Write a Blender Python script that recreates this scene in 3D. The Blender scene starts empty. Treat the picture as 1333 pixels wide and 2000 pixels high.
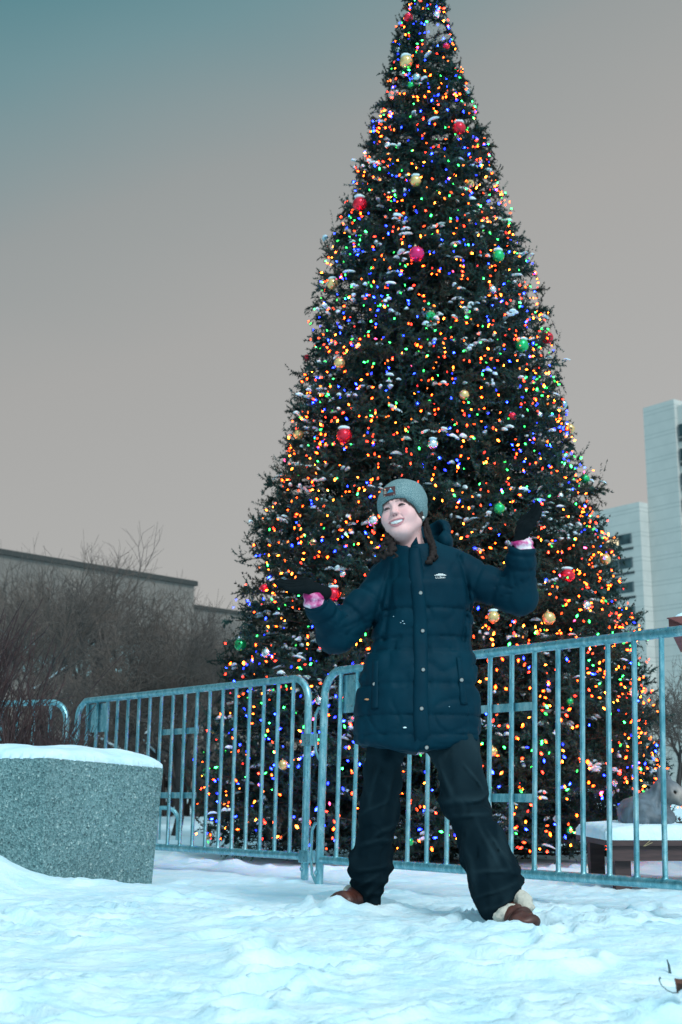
import bpy, math, random
import numpy as np
from mathutils import Vector, Matrix, Euler
random.seed(7)
rng = np.random.default_rng(11)
sc = bpy.context.scene
COL = sc.collection
# ------------------------------------------------------------------ camera
CAM_Z, F, CXP, CYP = 0.478, 2500.0, 666.5, 1000.0
PITCH = math.atan(541.0 / F)
CP, SP = math.cos(PITCH), math.sin(PITCH)

def P(px, py, Y):
    """point of the place seen at photo pixel (px, py) at Y metres from the camera"""
    u, v = (px - CXP) / F, (CYP - py) / F
    up, fw = SP + v * CP, CP - v * SP
    return np.array([u / fw * Y, Y, CAM_Z + up / fw * Y])

def G(px, py, z=0.0):
    u, v = (px - CXP) / F, (CYP - py) / F
    up, fw = SP + v * CP, CP - v * SP
    Y = (z - CAM_Z) * fw / up
    return np.array([u / fw * Y, Y, z])

def project(p):
    p = np.asarray(p, float)
    x, y, z = p[..., 0], p[..., 1], p[..., 2] - CAM_Z
    fw, up = y * CP + z * SP, -y * SP + z * CP
    return CXP + F * x / fw, CYP - F * up / fw

cd = bpy.data.cameras.new('camera')
cam = bpy.data.objects.new('camera', cd); COL.objects.link(cam)
cam.location = (0, 0, CAM_Z)
cam.rotation_euler = (math.pi / 2 + PITCH, 0, 0)
cd.sensor_fit = 'VERTICAL'; cd.sensor_height = 36.0; cd.sensor_width = 24.0
cd.lens = 36.0 * F / 2000.0
cd.clip_start = 0.05; cd.clip_end = 3000
cd.dof.use_dof = True; cd.dof.focus_distance = 5.3; cd.dof.aperture_fstop = 5.0
sc.camera = cam
sc.view_settings.view_transform = 'Standard'
sc.view_settings.look = 'None'
sc.view_settings.exposure = 0.0
sc.view_settings.gamma = 1.0

# ------------------------------------------------------------------ objects
ORG = {}
def link(o, parent=None):
    COL.objects.link(o)
    if parent is not None: o.parent = parent
    return o

def thing(name, label, cat, loc=(0, 0, 0), group=None):
    o = bpy.data.objects.new(name, None); link(o)
    o.location = loc; o.empty_display_size = 0.1
    ORG[o.name] = np.array(loc, float)
    tag(o, label, cat, group)
    return o

def tag(o, label=None, cat=None, group=None, kind=None):
    if label: o['label'] = label
    if cat: o['category'] = cat
    if group: o['group'] = group
    if kind: o['kind'] = kind
    return o

def np_mesh(name, V, faces, smooth=True, mats=None, mat_idx=None, attr=None):
    """V (n,3); faces: array (m,k) or list of such arrays"""
    if not isinstance(faces, (list, tuple)): faces = [faces]
    faces = [np.asarray(f, np.int32) for f in faces if len(f)]
    me = bpy.data.meshes.new(name)
    V = np.asarray(V, np.float32)
    me.vertices.add(len(V)); me.vertices.foreach_set('co', V.ravel())
    loops = np.concatenate([f.ravel() for f in faces])
    tot = np.concatenate([np.full(len(f), f.shape[1], np.int32) for f in faces])
    start = np.concatenate([[0], np.cumsum(tot)[:-1]]).astype(np.int32)
    me.loops.add(len(loops)); me.loops.foreach_set('vertex_index', loops)
    me.polygons.add(len(tot))
    me.polygons.foreach_set('loop_start', start)
    me.polygons.foreach_set('loop_total', tot)
    if mat_idx is not None: me.polygons.foreach_set('material_index', np.asarray(mat_idx, np.int32))
    me.polygons.foreach_set('use_smooth', np.full(len(tot), bool(smooth)))
    for m in (mats or []): me.materials.append(m)
    if attr is not None:
        a = me.color_attributes.new('tint', 'FLOAT_COLOR', 'POINT')
        a.data.foreach_set('color', np.asarray(attr, np.float32).ravel())
    me.update(calc_edges=True); me.validate()
    return me

def obj_np(name, V, faces, mat, parent=None, smooth=True, attr=None, **kw):
    V = np.asarray(V, float)
    if parent is not None: V = V - ORG[parent.name]
    mats = mat if isinstance(mat, list) else [mat]
    me = np_mesh(name, V, faces, smooth, mats, attr=attr, **kw)
    o = bpy.data.objects.new(name, me); link(o, parent)
    ORG[o.name] = ORG[parent.name] if parent is not None else np.zeros(3)
    return o

def recentre(o):
    """move a mesh object's origin to the middle of its base"""
    me = o.data; n = len(me.vertices)
    co = np.empty(n * 3, np.float32); me.vertices.foreach_get('co', co); co = co.reshape(-1, 3)
    c = np.array([(co[:, 0].min() + co[:, 0].max()) / 2, (co[:, 1].min() + co[:, 1].max()) / 2, co[:, 2].min()])
    me.vertices.foreach_set('co', (co - c).astype(np.float32).ravel()); o.location = Vector(c) + o.location
    me.update(); return o

class MB:
    def __init__(s): s.v, s.f = [], []
    def add(s, vs, fs):
        n = len(s.v); s.v += [tuple(map(float, v)) for v in vs]; s.f += [tuple(i + n for i in f) for f in fs]; return s
    def box(s, lo, hi, M=None):
        (x0, y0, z0), (x1, y1, z1) = lo, hi
        vs = [(x0, y0, z0), (x1, y0, z0), (x1, y1, z0), (x0, y1, z0), (x0, y0, z1), (x1, y0, z1), (x1, y1, z1), (x0, y1, z1)]
        if M is not None: vs = [M(*v) for v in vs]
        return s.add(vs, [(3, 2, 1, 0), (4, 5, 6, 7), (0, 1, 5, 4), (1, 2, 6, 5), (2, 3, 7, 6), (3, 0, 4, 7)])
    def prism(s, poly, z0, z1):
        n = len(poly)
        z0 = z0 if hasattr(z0, '__len__') else [z0] * n; z1 = z1 if hasattr(z1, '__len__') else [z1] * n
        vs = [(p[0], p[1], z0[i]) for i, p in enumerate(poly)] + [(p[0], p[1], z1[i]) for i, p in enumerate(poly)]
        return s.add(vs, [tuple(range(n - 1, -1, -1)), tuple(range(n, 2 * n))] + [(i, (i + 1) % n, n + (i + 1) % n, n + i) for i in range(n)])
    def tube(s, pts, r, seg=10, cap=True, closed=False):
        pts = np.asarray(pts, float); n = len(pts)
        r = r if hasattr(r, '__len__') else [r] * n
        T = np.gradient(pts, axis=0); T /= np.linalg.norm(T, axis=1)[:, None] + 1e-12
        a = np.array([0, 0, 1.0]) if abs(T[0][2]) < 0.9 else np.array([0, 1.0, 0])
        N = np.cross(T[0], a); N /= np.linalg.norm(N)
        vs, fs = [], []
        for i in range(n):
            N = N - T[i] * N.dot(T[i]); N /= np.linalg.norm(N) + 1e-12
            B = np.cross(T[i], N)
            for k in range(seg):
                t = 2 * math.pi * k / seg
                vs.append(pts[i] + r[i] * (math.cos(t) * N + math.sin(t) * B))
        for i in range(n - 1):
            for k in range(seg):
                k2 = (k + 1) % seg
                fs.append((i * seg + k, i * seg + k2, (i + 1) * seg + k2, (i + 1) * seg + k))
        if cap: fs += [tuple(range(seg - 1, -1, -1)), tuple((n - 1) * seg + k for k in range(seg))]
        return s.add(vs, fs)
    def lathe(s, prof, c, seg=16, R=None):
        vs, fs = [], []
        for (r, z) in prof:
            for k in range(seg):
                t = 2 * math.pi * k / seg
                v = np.array([r * math.cos(t), r * math.sin(t), z])
                vs.append(np.asarray(c) + (R @ v if R is not None else v))
        for i in range(len(prof) - 1):
            for k in range(seg):
                k2 = (k + 1) % seg
                fs.append((i * seg + k, i * seg + k2, (i + 1) * seg + k2, (i + 1) * seg + k))
        fs += [tuple(range(seg - 1, -1, -1)), tuple((len(prof) - 1) * seg + k for k in range(seg))]
        return s.add(vs, fs)
    def build(s, name, mat, parent=None, smooth=False, bevel=0, auto=None):
        me = bpy.data.meshes.new(name)
        o0 = ORG[parent.name] if parent is not None else np.zeros(3)
        me.from_pydata([tuple(np.asarray(v) - o0) for v in s.v], [], s.f)
        for m in (mat if isinstance(mat, list) else [mat]): me.materials.append(m)
        me.polygons.foreach_set('use_smooth', [bool(smooth)] * len(me.polygons))
        if smooth and auto: 
            me.set_sharp_from_angle(angle=math.radians(auto))
        me.update()
        o = bpy.data.objects.new(name, me); link(o, parent); ORG[o.name] = o0
        if bevel:
            b = o.modifiers.new('bevel', 'BEVEL'); b.width = bevel; b.segments = 2; b.limit_method = 'ANGLE'
        return o

# ------------------------------------------------------------------ noise (numpy)
def _hash(i, j, k, seed):
    h = (i.astype(np.int64) * 374761393 + j.astype(np.int64) * 668265263 + k.astype(np.int64) * 2147483647 + seed * 974634211) & 0xffffffff
    h = ((h ^ (h >> 13)) * 1274126177) & 0xffffffff
    h = (h ^ (h >> 16)) & 0xffff
    return (h / 32767.5 - 1.0).astype(np.float32)

def vnoise(x, y, z=None, seed=0):
    x = np.asarray(x, np.float32); y = np.asarray(y, np.float32)
    xi, yi = np.floor(x).astype(np.int32), np.floor(y).astype(np.int32)
    fx, fy = x - xi, y - yi
    fx = fx * fx * fx * (fx * (fx * 6 - 15) + 10); fy = fy * fy * fy * (fy * (fy * 6 - 15) + 10)
    def plane(zi):
        a, b = _hash(xi, yi, zi, seed), _hash(xi + 1, yi, zi, seed)
        c, d = _hash(xi, yi + 1, zi, seed), _hash(xi + 1, yi + 1, zi, seed)
        return (a + (b - a) * fx) * (1 - fy) + (c + (d - c) * fx) * fy
    if z is None: return plane(np.zeros_like(xi))
    z = np.asarray(z, np.float32); zi = np.floor(z).astype(np.int32); fz = z - zi; fz = fz * fz * (3 - 2 * fz)
    return plane(zi) * (1 - fz) + plane(zi + 1) * fz

def fbm2(x, y, f, octv=4, seed=0, gain=0.5):
    s, a, t = 0, 1.0, 0
    for o in range(octv):
        s = s + a * vnoise(x * f + 17.3 * o, y * f - 9.1 * o, seed=seed + o); t += a; a *= gain; f *= 2.03
    return s / t

# ------------------------------------------------------------------ signed-distance modelling
def smin(a, b, k):
    h = np.maximum(k - np.abs(a - b), 0) / k
    return np.minimum(a, b) - h * h * k * 0.25
def smax(a, b, k): return -smin(-a, -b, k)
def d_cone(p, a, b, ra, rb, want_t=False):
    a = np.asarray(a, np.float32); b = np.asarray(b, np.float32); ab = b - a
    t = np.clip(((p - a) @ ab) / (ab @ ab), 0, 1)
    q = p - a - t[:, None] * ab
    d = np.sqrt((q * q).sum(1)) - (ra + (rb - ra) * t)
    return (d, t) if want_t else d
def d_ell(p, c, r, R=None):
    q = p - np.asarray(c, np.float32)
    if R is not None: q = q @ np.asarray(R, np.float32)
    r = np.asarray(r, np.float32)
    k0 = np.sqrt(((q / r) ** 2).sum(1)); k1 = np.sqrt(((q / (r * r)) ** 2).sum(1)) + 1e-9
    return k0 * (k0 - 1) / k1
def d_chain(p, pts, rs, k=0.01):
    d = None
    for i in range(len(pts) - 1):
        e = d_cone(p, pts[i], pts[i + 1], rs[i], rs[i + 1])
        d = e if d is None else smin(d, e, k)
    return d

def surf(fn, lo, hi, h):
    """surface nets of fn(points)->distance over the box lo..hi with cell h"""
    lo = np.asarray(lo, float); n = np.maximum(((np.asarray(hi) - lo) / h).astype(int) + 1, 4)
    D = np.empty(n, np.float32)
    yy, zz = np.meshgrid(lo[1] + h * np.arange(n[1]), lo[2] + h * np.arange(n[2]), indexing='ij')
    step = max(1, int(400000 // (n[1] * n[2])))
    for i0 in range(0, n[0], step):
        i1 = min(n[0], i0 + step); m = i1 - i0
        xs = lo[0] + h * np.arange(i0, i1)
        p = np.empty((m, n[1], n[2], 3), np.float32)
        p[..., 0] = xs[:, None, None]; p[..., 1] = yy; p[..., 2] = zz
        D[i0:i1] = fn(p.reshape(-1, 3)).reshape(m, n[1], n[2])
    for ax in range(3):
        sl = [slice(None)] * 3
        for e in (0, -1):
            sl[ax] = e; D[tuple(sl)] = np.maximum(D[tuple(sl)], 1e-4)
    S = D < 0
    c = [(i, j, k) for i in (0, 1) for j in (0, 1) for k in (0, 1)]
    sh = [slice(0, -1), slice(1, None)]
    cnt = sum(S[sh[i], sh[j], sh[k]].astype(np.int8) for i, j, k in c)
    act = (cnt > 0) & (cnt < 8)
    idx = -np.ones(act.shape, np.int64); ai = np.argwhere(act); idx[act] = np.arange(len(ai))
    acc = np.zeros((len(ai), 3)); w = np.zeros(len(ai))
    corner = {q: D[ai[:, 0] + q[0], ai[:, 1] + q[1], ai[:, 2] + q[2]] for q in c}
    for q in c:
        for ax in range(3):
            if q[ax] == 0:
                q2 = tuple(q[a] + (1 if a == ax else 0) for a in range(3))
                d0, d1 = corner[q], corner[q2]
                m = (d0 < 0) != (d1 < 0)
                t = np.where(m, d0 / np.where(m, d0 - d1, 1), 0)
                base = np.tile(np.array(q, float), (len(ai), 1)); base[:, ax] += t
                acc += base * m[:, None]; w += m
    V = lo + h * (ai + acc / w[:, None])
    Q = []
    for ax in range(3):
        a1, a2 = (ax + 1) % 3, (ax + 2) % 3
        sa = [slice(1, -1)] * 3; sb = [slice(1, -1)] * 3
        sa[ax] = slice(0, -1); sb[ax] = slice(1, None)
        A, B = S[tuple(sa)], S[tuple(sb)]
        e = np.argwhere(A != B)
        inside = A[tuple(e.T)]
        off = np.ones(3, int); off[ax] = 0
        e = e + off
        def cell(d1, d2):
            q = e.copy(); q[:, a1] += d1; q[:, a2] += d2
            return idx[q[:, 0], q[:, 1], q[:, 2]]
        q = np.stack([cell(-1, -1), cell(0, -1), cell(0, 0), cell(-1, 0)], 1)
        q[~inside] = q[~inside][:, ::-1]
        Q.append(q)
    Q = np.concatenate(Q); Q = Q[(Q >= 0).all(1)]
    return V, Q

# ------------------------------------------------------------------ materials
def mat(name, col, rough=0.6, metal=0.0, spec=0.5, emit=None, estr=0.0):
    m = bpy.data.materials.new(name); m.use_nodes = True
    b = m.node_tree.nodes['Principled BSDF']
    b.inputs['Base Color'].default_value = (*col, 1)
    b.inputs['Roughness'].default_value = rough
    b.inputs['Metallic'].default_value = metal
    b.inputs['Specular IOR Level'].default_value = spec
    if emit:
        b.inputs['Emission Color'].default_value = (*emit, 1); b.inputs['Emission Strength'].default_value = estr
    return m
def nodes(m): return m.node_tree.nodes, m.node_tree.links, m.node_tree.nodes['Principled BSDF']
def tex(m, kind, scale=5.0, detail=4.0, coord='Object', stretch=None, rough=0.55):
    N, L, b = nodes(m)
    tc = N.new('ShaderNodeTexCoord'); out = tc.outputs[coord]
    if stretch:
        mp = N.new('ShaderNodeMapping'); mp.inputs['Scale'].default_value = stretch; L.new(out, mp.inputs[0]); out = mp.outputs[0]
    t = N.new({'noise': 'ShaderNodeTexNoise', 'voronoi': 'ShaderNodeTexVoronoi', 'brick': 'ShaderNodeTexBrick', 'wave': 'ShaderNodeTexWave'}[kind])
    t.inputs['Scale'].default_value = scale
    if kind in ('noise', 'wave'): t.inputs['Detail'].default_value = detail
    if kind == 'noise': t.inputs['Roughness'].default_value = rough
    L.new(out, t.inputs['Vector'])
    return t
def ramp(m, fac, stops, to='Base Color'):
    N, L, b = nodes(m)
    r = N.new('ShaderNodeValToRGB'); e = r.color_ramp.elements
    while len(e) < len(stops): e.new(0.5)
    for k, (p, c) in enumerate(stops): e[k].position = p; e[k].color = (*c, 1) if hasattr(c, '__len__') else (c, c, c, 1)
    L.new(fac, r.inputs[0])
    if to: L.new(r.outputs[0], b.inputs[to])
    return r
def bump(m, h, strength=0.3, dist=0.01, prev=None):
    N, L, b = nodes(m)
    bp = N.new('ShaderNodeBump'); bp.inputs['Strength'].default_value = strength; bp.inputs['Distance'].default_value = dist
    L.new(h, bp.inputs['Height'])
    if prev is not None: L.new(prev.outputs[0], bp.inputs['Normal'])
    L.new(bp.outputs[0], b.inputs['Normal'])
    return bp
def attr_color(m):
    N, L, b = nodes(m)
    a = N.new('ShaderNodeAttribute'); a.attribute_name = 'tint'
    L.new(a.outputs['Color'], b.inputs['Base Color']); return a

M = {}
M['snow'] = m = mat('snow', (0.76, 0.88, 0.93), 0.7, spec=0.25)
t = tex(m, 'noise', 90, 6); t2 = tex(m, 'noise', 14, 5)
b0 = bump(m, t2.outputs[0], 0.5, 0.03); bump(m, t.outputs[0], 0.4, 0.006, b0)
t3 = tex(m, 'noise', 5, 5)
ramp(m, t3.outputs[0], [(0.35, (0.56, 0.82, 0.93)), (0.6, (0.70, 0.89, 0.96))])
M['fence'] = m = mat('galvanised_steel', (0.2, 0.42, 0.48), 0.38, 0.75)
t = tex(m, 'noise', 34, 6, rough=0.7, stretch=(1, 1, .35))
ramp(m, t.outputs[0], [(0.3, (0.08, 0.30, 0.37)), (0.5, (0.20, 0.47, 0.54)), (0.7, (0.46, 0.70, 0.74))])
t2 = tex(m, 'noise', 60, 3); ramp(m, t2.outputs[0], [(0.3, 0.24), (0.7, 0.45)], 'Roughness'); bump(m, t.outputs[0], 0.12, 0.003)
M['concrete'] = m = mat('exposed_aggregate_concrete', (0.3, 0.36, 0.37), 0.85)
v = tex(m, 'voronoi', 105); N, L, b = nodes(m)
r1 = ramp(m, v.outputs['Color'], [(0.0, (0.035, 0.08, 0.09)), (0.2, (0.085, 0.18, 0.19)), (0.55, (0.15, 0.28, 0.29)), (0.84, (0.22, 0.36, 0.37)), (0.98, (0.48, 0.62, 0.60))], None)
n2 = tex(m, 'noise', 160, 3); mx = N.new('ShaderNodeMix'); mx.data_type = 'RGBA'; mx.blend_type = 'MULTIPLY'; mx.inputs[0].default_value = 0.75
r2 = ramp(m, n2.outputs[0], [(0.35, 0.55), (0.65, 1.2)], None)
L.new(r1.outputs[0], mx.inputs[6]); L.new(r2.outputs[0], mx.inputs[7])
n3 = tex(m, 'noise', 2.2, 4); r3 = ramp(m, n3.outputs[0], [(0.3, 0.85), (0.7, 1.08)], None)
mx2 = N.new('ShaderNodeMix'); mx2.data_type = 'RGBA'; mx2.blend_type = 'MULTIPLY'; mx2.inputs[0].default_value = 1
L.new(mx.outputs[2], mx2.inputs[6]); L.new(r3.outputs[0], mx2.inputs[7]); L.new(mx2.outputs[2], b.inputs['Base Color'])
bump(m, v.outputs['Distance'], 0.8, 0.006)
M['foliage'] = m = mat('fir_needles', (0.03, 0.05, 0.04), 0.7, spec=0.08); attr_color(m)
M['bark'] = m = mat('fir_bark', (0.05, 0.035, 0.025), 0.9); t = tex(m, 'noise', 20, 5, stretch=(1, 1, .3)); ramp(m, t.outputs[0], [(0.3, (0.025, 0.02, 0.018)), (0.7, (0.08, 0.06, 0.05))]); bump(m, t.outputs[0], .6, .01)
M['twig'] = m = mat('bare_twigs', (0.05, 0.045, 0.045), 0.9); t = tex(m, 'noise', 3, 3); ramp(m, t.outputs[0], [(0.3, (0.022, 0.022, 0.024)), (0.7, (0.065, 0.05, 0.045))])
M['finetwig'] = m = mat('fine_brown_twigs', (0.1, 0.08, 0.07), 0.9); t = tex(m, 'noise', 2, 3); ramp(m, t.outputs[0], [(0.3, (0.055, 0.05, 0.048)), (0.7, (0.14, 0.108, 0.092))])
M['shrubtwig'] = m = mat('red_brown_twigs', (0.035, 0.018, 0.02), 0.8); t = tex(m, 'noise', 9, 3); ramp(m, t.outputs[0], [(0.3, (0.02, 0.012, 0.014)), (0.7, (0.06, 0.03, 0.03))])
# ------------------------------------------------------------------ sky and light
w = bpy.data.worlds.new('World'); sc.world = w; w.use_nodes = True
N, L = w.node_tree.nodes, w.node_tree.links
bg = N['Background']
tc = N.new('ShaderNodeTexCoord'); sep = N.new('ShaderNodeSeparateXYZ'); L.new(tc.outputs['Generated'], sep.inputs[0])
def wmath(op, a, b=None, clamp=False):
    n = N.new('ShaderNodeMath'); n.operation = op; n.use_clamp = clamp
    for k, q in enumerate((a, b)):
        if q is None: continue
        if isinstance(q, (int, float)): n.inputs[k].default_value = q
        else: L.new(q, n.inputs[k])
    return n.outputs[0]
tt = wmath('SUBTRACT', sep.outputs['Z'], wmath('MULTIPLY', sep.outputs['X'], 0.33))
nz = N.new('ShaderNodeTexNoise'); nz.inputs['Scale'].default_value = 1.6; nz.inputs['Detail'].default_value = 3
mp = N.new('ShaderNodeMapping'); mp.inputs['Scale'].default_value = (1, 1, 3); L.new(tc.outputs['Generated'], mp.inputs[0]); L.new(mp.outputs[0], nz.inputs['Vector'])
tt = wmath('ADD', tt, wmath('MULTIPLY', wmath('SUBTRACT', nz.outputs[0], 0.5), 0.07))
rp = N.new('ShaderNodeValToRGB'); L.new(tt, rp.inputs[0])
stops = [(0.0, (.46, .45, .43)), (0.22, (.425, .42, .405)), (0.38, (.385, .38, .365)), (0.48, (.31, .332, .328)), (0.575, (.165, .285, .31)), (0.66, (.06, .215, .255)), (0.85, (.05, .22, .28))]
e = rp.color_ramp.elements
while len(e) < len(stops): e.new(0.5)
for k, (p, c) in enumerate(stops): e[k].position = p; e[k].color = (*c, 1)
# unseen bright cyan cap added to the sky behind the camera, as fill light
SUN_EL, SUN_AZ = math.radians(42), math.radians(155)      # azimuth clockwise from +Y
sdir = np.array([math.sin(SUN_AZ) * math.cos(SUN_EL), math.cos(SUN_AZ) * math.cos(SUN_EL), math.sin(SUN_EL)])
dv = N.new('ShaderNodeVectorMath'); dv.operation = 'DOT_PRODUCT'; L.new(tc.outputs['Generated'], dv.inputs[0]); dv.inputs[1].default_value = tuple(sdir)
fac = N.new('ShaderNodeMapRange'); fac.interpolation_type = 'SMOOTHSTEP'; L.new(dv.outputs['Value'], fac.inputs[0])
fac.inputs[1].default_value = 0.05; fac.inputs[2].default_value = 0.95
mxs = N.new('ShaderNodeMix'); mxs.data_type = 'RGBA'
L.new(fac.outputs[0], mxs.inputs[0]); L.new(rp.outputs[0], mxs.inputs[6]); mxs.inputs[7].default_value = (.66, 1.0, 1.14, 1)
sky = N.new('ShaderNodeTexSky'); sky.sky_type = 'NISHITA'; sky.sun_disc = False
sky.sun_elevation = SUN_EL; sky.sun_rotation = SUN_AZ; sky.air_density = 1.0; sky.dust_density = 4.0
sk = N.new('ShaderNodeMix'); sk.data_type = 'RGBA'; sk.blend_type = 'ADD'; sk.inputs[0].default_value = 0.004
L.new(mxs.outputs[2], sk.inputs[6]); L.new(sky.outputs[0], sk.inputs[7])
L.new(sk.outputs[2], bg.inputs['Color']); bg.inputs['Strength'].default_value = 1.0
ld = bpy.data.lights.new('sun', 'SUN'); ld.energy = 1.95; ld.angle = math.radians(18); ld.color = (1.0, 0.97, 0.95)
sun = bpy.data.objects.new('sun', ld); COL.objects.link(sun)
sun.rotation_euler = Vector(-sdir).to_track_quat('-Z', 'Y').to_euler()

# ------------------------------------------------------------------ snow ground
TX, TY = 0.70, 9.80                       # tree axis
FOOT = [(P(700, 1778, 5.33), 0.13), (P(1000, 1812, 4.70), 0.16)]
HOLES = [(*G(778, 1768)[:2], .045, .05), (*G(945, 1806)[:2], .05, .07), (*G(1062, 1800)[:2], .035, .04)]
PITS = []
r_ = np.random.default_rng(5)
for k in range(150):
    PITS.append((r_.uniform(-2.6, 2.6), r_.uniform(2.6, 7.2), r_.uniform(.05, .15), r_.uniform(.03, .07), r_.uniform(0, 3.14), r_.uniform(.012, .045)))
def ground(x, y):
    x = np.asarray(x, float); y = np.asarray(y, float)
    near = np.clip((12 - y) / 4, 0, 1) * np.clip((4.5 - np.abs(x)) / 1.5, 0, 1)
    soft = np.clip((y - 5.2) / 1.6, 0, 1)               # untouched, smoother snow by the fence
    z = 0.03 * fbm2(x, y, 0.7, 3, 3)
    wx = x + 0.08 * fbm2(x, y, 3.1, 2, 60); wy = y + 0.08 * fbm2(x, y, 3.1, 2, 70)
    big = fbm2(wx, wy, 2.6, 3, 20); med = 1 - np.abs(fbm2(wx * .8, wy * 1.25, 10.5, 4, 30)) * 2.2; fine = fbm2(wx, wy * 1.3, 30, 3, 40)
    z = z + near * (0.022 * big + (1 - 0.78 * soft) * (0.015 * med * (0.55 + 0.6 * fbm2(x, y, 1.3, 2, 8)) + 0.011 * fine * (.6 + .8 * np.clip(big, -1, 1))))
    for (px, py, a, b, th, dep) in PITS:
        c, s = math.cos(th), math.sin(th)
        X, Y = (x - px), (y - py)
        m = (np.abs(X) < .5) & (np.abs(Y) < .5)
        if not m.any(): continue
        u, v = (X * c + Y * s) / a, (-X * s + Y * c) / b
        q = u * u + v * v
        z = z + np.where(m, dep * (0.55 * np.exp(-((np.sqrt(q) - 1.45) ** 2) * 5) - 1.1 * np.exp(-q * q * .8)) * (1 - .6 * soft), 0)
    cr = vnoise(x * 34, y * 40, seed=61); cr2 = vnoise(x * 62, y * 70, seed=62); patch_ = np.clip(fbm2(x, y, 1.7, 3, 66) * 2 + .35, 0, 1)
    z = z + near * patch_ * (1 - .7 * soft) * (.016 * np.clip(cr - .25, 0, 1) + .010 * np.clip(cr2 - .3, 0, 1))
    for (hx, hy, hr, hd) in HOLES: z = z - hd * np.exp(-(np.hypot((x - hx) / 1.5, y - hy) / hr) ** 4)
    for f, rr in FOOT:
        d = np.hypot(x - f[0], y - f[1])
        z = z + 0.030 * np.exp(-((d - rr - .05) / .06) ** 2) * (0.6 + 0.8 * fbm2(x, y, 9, 2, 90)) - 0.068 * np.exp(-(d / (rr * 1.08)) ** 4)
    z = z + 0.23 * np.exp(-(((x + 1.78) / .26) ** 2 + ((y - 6.1) / .45) ** 2))
    z = z + 0.055 * np.exp(-(((x + 1.35) / .42) ** 2 + ((y - 6.3) / .25) ** 2))
    rt = np.hypot(x - TX, y - TY)
    z = z + 0.05 * np.exp(-((rt - 1.95) / .22) ** 2) * (0.25 + 1.2 * np.clip(fbm2(x, y, 7, 2, 77), 0, 1)) - .02 * np.exp(-(rt / 1.6) ** 4)
    return z
xs = np.concatenate([-np.geomspace(400, 3.4, 40), np.arange(-3.35, 3.36, 0.0165), np.geomspace(3.4, 400, 40)])
ys = [-400, -150, -60, -25, -10, -4, -1, 0, .8, 1.4, 1.9, 2.2, 2.4]
while ys[-1] < 9.0: ys.append(ys[-1] + 0.0045 * ys[-1] + 0.0005)
ys = np.concatenate([ys, np.geomspace(9.1, 500, 70)])
Xg, Yg = np.meshgrid(xs, ys)
Zg = ground(Xg.ravel(), Yg.ravel())
nx, ny = len(xs), len(ys)
ii = np.arange(nx * ny).reshape(ny, nx)
gq = np.stack([ii[:-1, :-1], ii[:-1, 1:], ii[1:, 1:], ii[1:, :-1]], -1).reshape(-1, 4)
g = obj_np('ground', np.stack([Xg.ravel(), Yg.ravel(), Zg], 1), gq, M['snow']); tag(g, kind='structure')
def gz(x, y): return float(ground(np.array([x]), np.array([y]))[0])

# ------------------------------------------------------------------ buildings
M['precast'] = m = mat('precast_panels', (0.42, 0.47, 0.45), 0.85)
N, L, b = nodes(m)
tc = N.new('ShaderNodeTexCoord'); sp = N.new('ShaderNodeSeparateXYZ'); L.new(tc.outputs['Object'], sp.inputs[0])
def nmath(op, a, bb=None):
    n = N.new('ShaderNodeMath'); n.operation = op
    for k, q in enumerate((a, bb)):
        if q is None: continue
        if isinstance(q, (int, float)): n.inputs[k].default_value = q
        else: L.new(q, n.inputs[k])
    return n.outputs[0]
fr = nmath('FRACT', nmath('DIVIDE', sp.outputs['Z'], 3.0))
lines = None
for c0, wd in ((0.03, 0.012), (0.19, 0.012), (0.62, 0.010)):
    l1 = nmath('LESS_THAN', nmath('ABSOLUTE', nmath('SUBTRACT', fr, c0)), wd)
    lines = l1 if lines is None else nmath('MAXIMUM', lines, l1)
tn = tex(m, 'noise', 0.25, 6, rough=0.7)
rr = ramp(m, tn.outputs[0], [(0.3, (0.44, 0.46, 0.44)), (0.7, (0.54, 0.55, 0.52))], None)
mx = N.new('ShaderNodeMix'); mx.data_type = 'RGBA'; L.new(lines, mx.inputs[0]); L.new(rr.outputs[0], mx.inputs[6]); mx.inputs[7].default_value = (.32, .35, .34, 1)
L.new(mx.outputs[2], b.inputs['Base Color'])
M['precast2'] = m = mat('precast_bands', (0.44, 0.49, 0.47), 0.85); tn = tex(m, 'noise', 0.3, 5); ramp(m, tn.outputs[0], [(0.3, (0.45, 0.47, 0.45)), (0.7, (0.54, 0.55, 0.52))])
M['glass'] = m = mat('window_glass', (0.06, 0.12, 0.13), 0.15, spec=0.35); tn = tex(m, 'noise', 0.35, 2); ramp(m, tn.outputs[0], [(0.35, (0.015, 0.035, 0.042)), (0.65, (0.07, 0.13, 0.14))])
M['darkgap'] = mat('dark_ledge', (0.03, 0.045, 0.05), 0.7)
M['frame'] = mat('window_frame', (0.10, 0.13, 0.14), 0.5)
C0 = np.array([35.8, 150.0]); dW = np.array([-0.6, 0.8]); dS = np.array([0.8, 0.6])
T0 = C0 + dS * 1.6
tower = thing('apartment_tower', 'tall pale grey tower block with panel joints at the right edge of photo', 'building', (T0[0], T0[1], 0))
HT, HW = 46.2, 34.2
def slab(base, d, length, depth, z0, z1):
    """prism whose front face runs from base along d (unit), going back along dS"""
    p0 = base; p1 = base + d * length
    return [p0, p1, p1 + dS * depth, p0 + dS * depth]
mb = MB(); poly = slab(T0, -dW, 4.7, 22, 0, HT)
mb.prism(poly[::-1], -1, HT); mb.build('wall', M['precast'], tower)
mb = MB(); mb.prism(slab(T0 - dW * 4.7 + dS * 0.5, -dW, 22, 21.4, 0, HT)[::-1], -1, HT - .8); mb.build('window_bay', M['precast2'], tower)
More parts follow.
